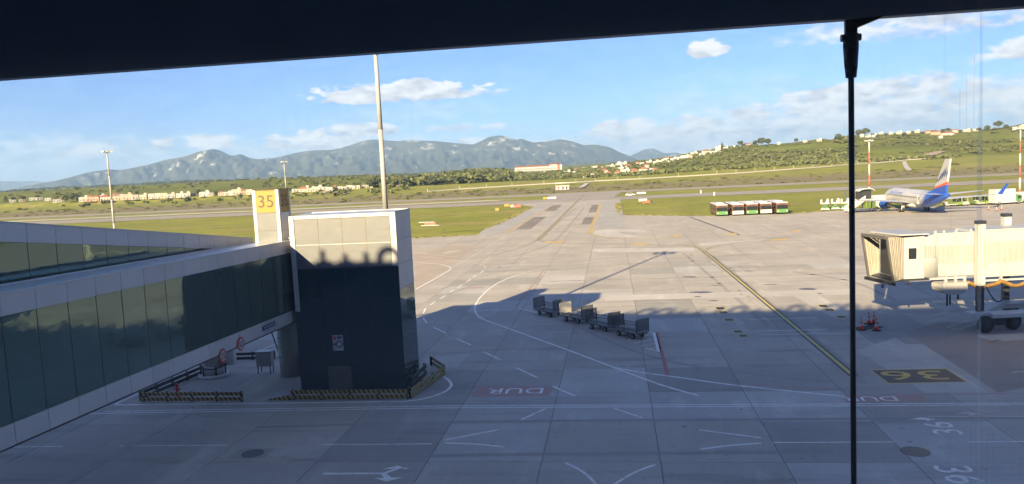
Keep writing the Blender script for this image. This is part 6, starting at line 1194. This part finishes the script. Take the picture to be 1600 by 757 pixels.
def scatter(name, label, pts, hs, key, leaf, cat='trees', wide=1.1):
    V = []; F = []; off = 0; tv = []; tf = []
    for (x, y, z), h in zip(pts, hs):
        v, f = LC[key][rng.integers(len(LC[key]))]; a = rng.uniform(0, 6.28); c, s = math.cos(a), math.sin(a); w = h * wide * rng.uniform(.8, 1.25)
        q = np.stack([(v[:, 0] * c - v[:, 1] * s) * w + x, (v[:, 0] * s + v[:, 1] * c) * w + y, v[:, 2] * h + z - .1 * h], 1); V.append(q); F.append(np.array(f) + off); off += len(v)
    V = np.concatenate(V); F = np.concatenate(F); me = bpy.data.meshes.new(name); me.vertices.add(len(V)); me.vertices.foreach_set('co', V.astype(np.float32).ravel()); me.loops.add(F.size); me.loops.foreach_set('vertex_index', F.astype(np.int32).ravel()); me.polygons.add(len(F)); me.polygons.foreach_set('loop_start', np.arange(0, F.size, 4, dtype=np.int32)); me.update(calc_edges=True); me.materials.append(LEAF[leaf])
    tag(link(name, me), label, cat, kind='stuff')
def gather(n, pxr, yr, test=None):
    out = []; g = np.random.default_rng(int(pxr[0] + yr[0]))
    while len(out) < n:
        px = g.uniform(*pxr); Y = g.uniform(*yr) ; X = (px - 800) / FPX * Y
        if test is None or test(px, X, Y): out.append((X, Y, ztf(X, Y)))
    return out
def wood_ok(px, X, Y): b = .991 * Y + .134 * X; return b > 712 and Y < 730 + (px - 560) * 1.6 and (px > 690 or Y < 900)
pts = gather(820, (520, 945), (690, 1120), wood_ok); scatter('pine_wood', 'dense olive-green wood on the low rise below the hotel', pts, rng.uniform(5.0, 9.5, len(pts)) * np.where(np.array([p[0] / p[1] for p in pts]) > .0, .50, 1), 'oak_s', 0)
pts = gather(240, (540, 900), (690, 1080), wood_ok); scatter('dark_pine_wood', 'darker pines mixed into the wood below the hotel', pts, rng.uniform(6, 10.5, len(pts)) * np.where(np.array([p[0] / p[1] for p in pts]) > .0, .45, 1), 'pine_s', 1)
def olive_ok(px, X, Y): b = .991 * Y + .134 * X; return b > 716 and not (960 > px and Y > 960) and math.sin(X * .03) + math.sin(Y * .021 + X * .01) > -.9 and not (1190 < px < 1310 and Y > 930)
pts = gather(800, (900, 1345), (640, 1165), olive_ok); scatter('olive_grove', 'olive trees and shrubs covering the hillside left of the rod', pts, rng.uniform(2.4, 4.6, len(pts)), 'oak_s', 0, wide=1.7)
def scrub_ok(px, X, Y): b = .991 * Y + .134 * X; return b > 712 and math.sin(X * .027 + 1) + math.sin(Y * .045 + X * .013) + rng.uniform(-.6, .6) > .45
pts = gather(800, (1190, 1680), (600, 1160), scrub_ok); scatter('hill_scrub', 'dark scrub patches spread over the right hillside', pts, rng.uniform(1.1, 2.8, len(pts)), 'bush_s', 2, 'scrub', 3.0)
def hedge_ok(px, X, Y): b = .991 * Y + .134 * X; return 703 < b < 735
pts = gather(430, (930, 1500), (560, 760), hedge_ok); scatter('wall_hedge', 'line of green shrubs behind the perimeter wall', pts, rng.uniform(3.2, 5.2, len(pts)), 'bush_s', 0, 'hedge', 1.3)
def rough_ok(px, X, Y): b = .991 * Y + .134 * X; return 436 < b < 560 and rng.uniform() < .9
pts = gather(420, (-40, 1640), (380, 620), rough_ok); scatter('rough_tufts', 'low brown tufts on the rough ground beyond the runway', pts, rng.uniform(.5, 1.4, len(pts)), 'bush_s', 2, 'scrub', 2.2)
pts = []
for a_, b_ in (((645, 372.5), (700, 370)), ((700, 370), (748, 366.5)), ((759, 357.5), (800, 339.5)), ((800, 339.5), (833, 323)), ((972, 336), (1060, 337)), ((1060, 337), (1108, 337)), ((1236, 333.8), (1290, 330)), ((1290, 330), (1600, 316.5)), ((968, 334), (966, 318))):
    g0, g1_ = G(*a_), G(*b_)
    for i in range(int((g1_ - g0).length * 1.6)):
        q_ = g0.lerp(g1_, rng.uniform()); pts.append((q_.x + rng.normal(0, .35), q_.y + rng.normal(.3, .5), -.06))
scatter('edge_weeds', 'ragged grass and weeds along the pavement edges', pts, rng.uniform(.18, .55, len(pts)), 'bush_s', 3, 'grass', 2.4)
def left_ok(px, X, Y): b = .991 * Y + .134 * X; return 560 < b < 1500 and rng.uniform() < (.35 if px < 420 else .9)
pts = gather(400, (-60, 640), (560, 1500), left_ok); scatter('field_edge_trees', 'trees and hedges between the houses across the left field', pts, rng.uniform(1.8, 4.6, len(pts)), 'oak_s', 0, 'trees', 1.6)
def ridge_ok(px, X, Y): return True
pts = gather(1500, (-200, 800), (2400, 4200), ridge_ok); scatter('ridge_forest', 'distant low ridge covered in dark woodland', pts, rng.uniform(5, 12, len(pts)), 'bush_s', 1, 'forest', 2.6)

# ------------------------------------------------------------------ radio masts on the hill
for lab, px, ytop, ybase in (('thin lattice radio mast, left of three on the hilltop', 1499.5, 140, 206), ('thin lattice radio mast, middle of three on the hilltop', 1510, 116, 205), ('thin lattice radio mast, right of three on the hilltop', 1521.5, 62, 204)):
    p = hit(px, ybase, 800, 1160); H = (ybase - ytop) * p.y / FPX; t = thing('radio_mast', lab, 'radio mast', p, .3, 'radio masts on the hilltop')
    for k_ in range(3): a = k_ * 2.094; MB().bar((.35 * math.cos(a), .35 * math.sin(a), 0), (.3 * math.cos(a), .3 * math.sin(a), H), .10).build('leg', STEEL, t)
    k = MB(); n = int(H / 2.2)
    for i in range(n):
        for k_ in range(3): a, b = k_ * 2.094, (k_ + 1) * 2.094; k.bar((.34 * math.cos(a), .34 * math.sin(a), i * 2.2), (.34 * math.cos(b), .34 * math.sin(b), i * 2.2 + 2.2), .06)
    tag(k.build('lattice', STEEL, t), kind='stuff')
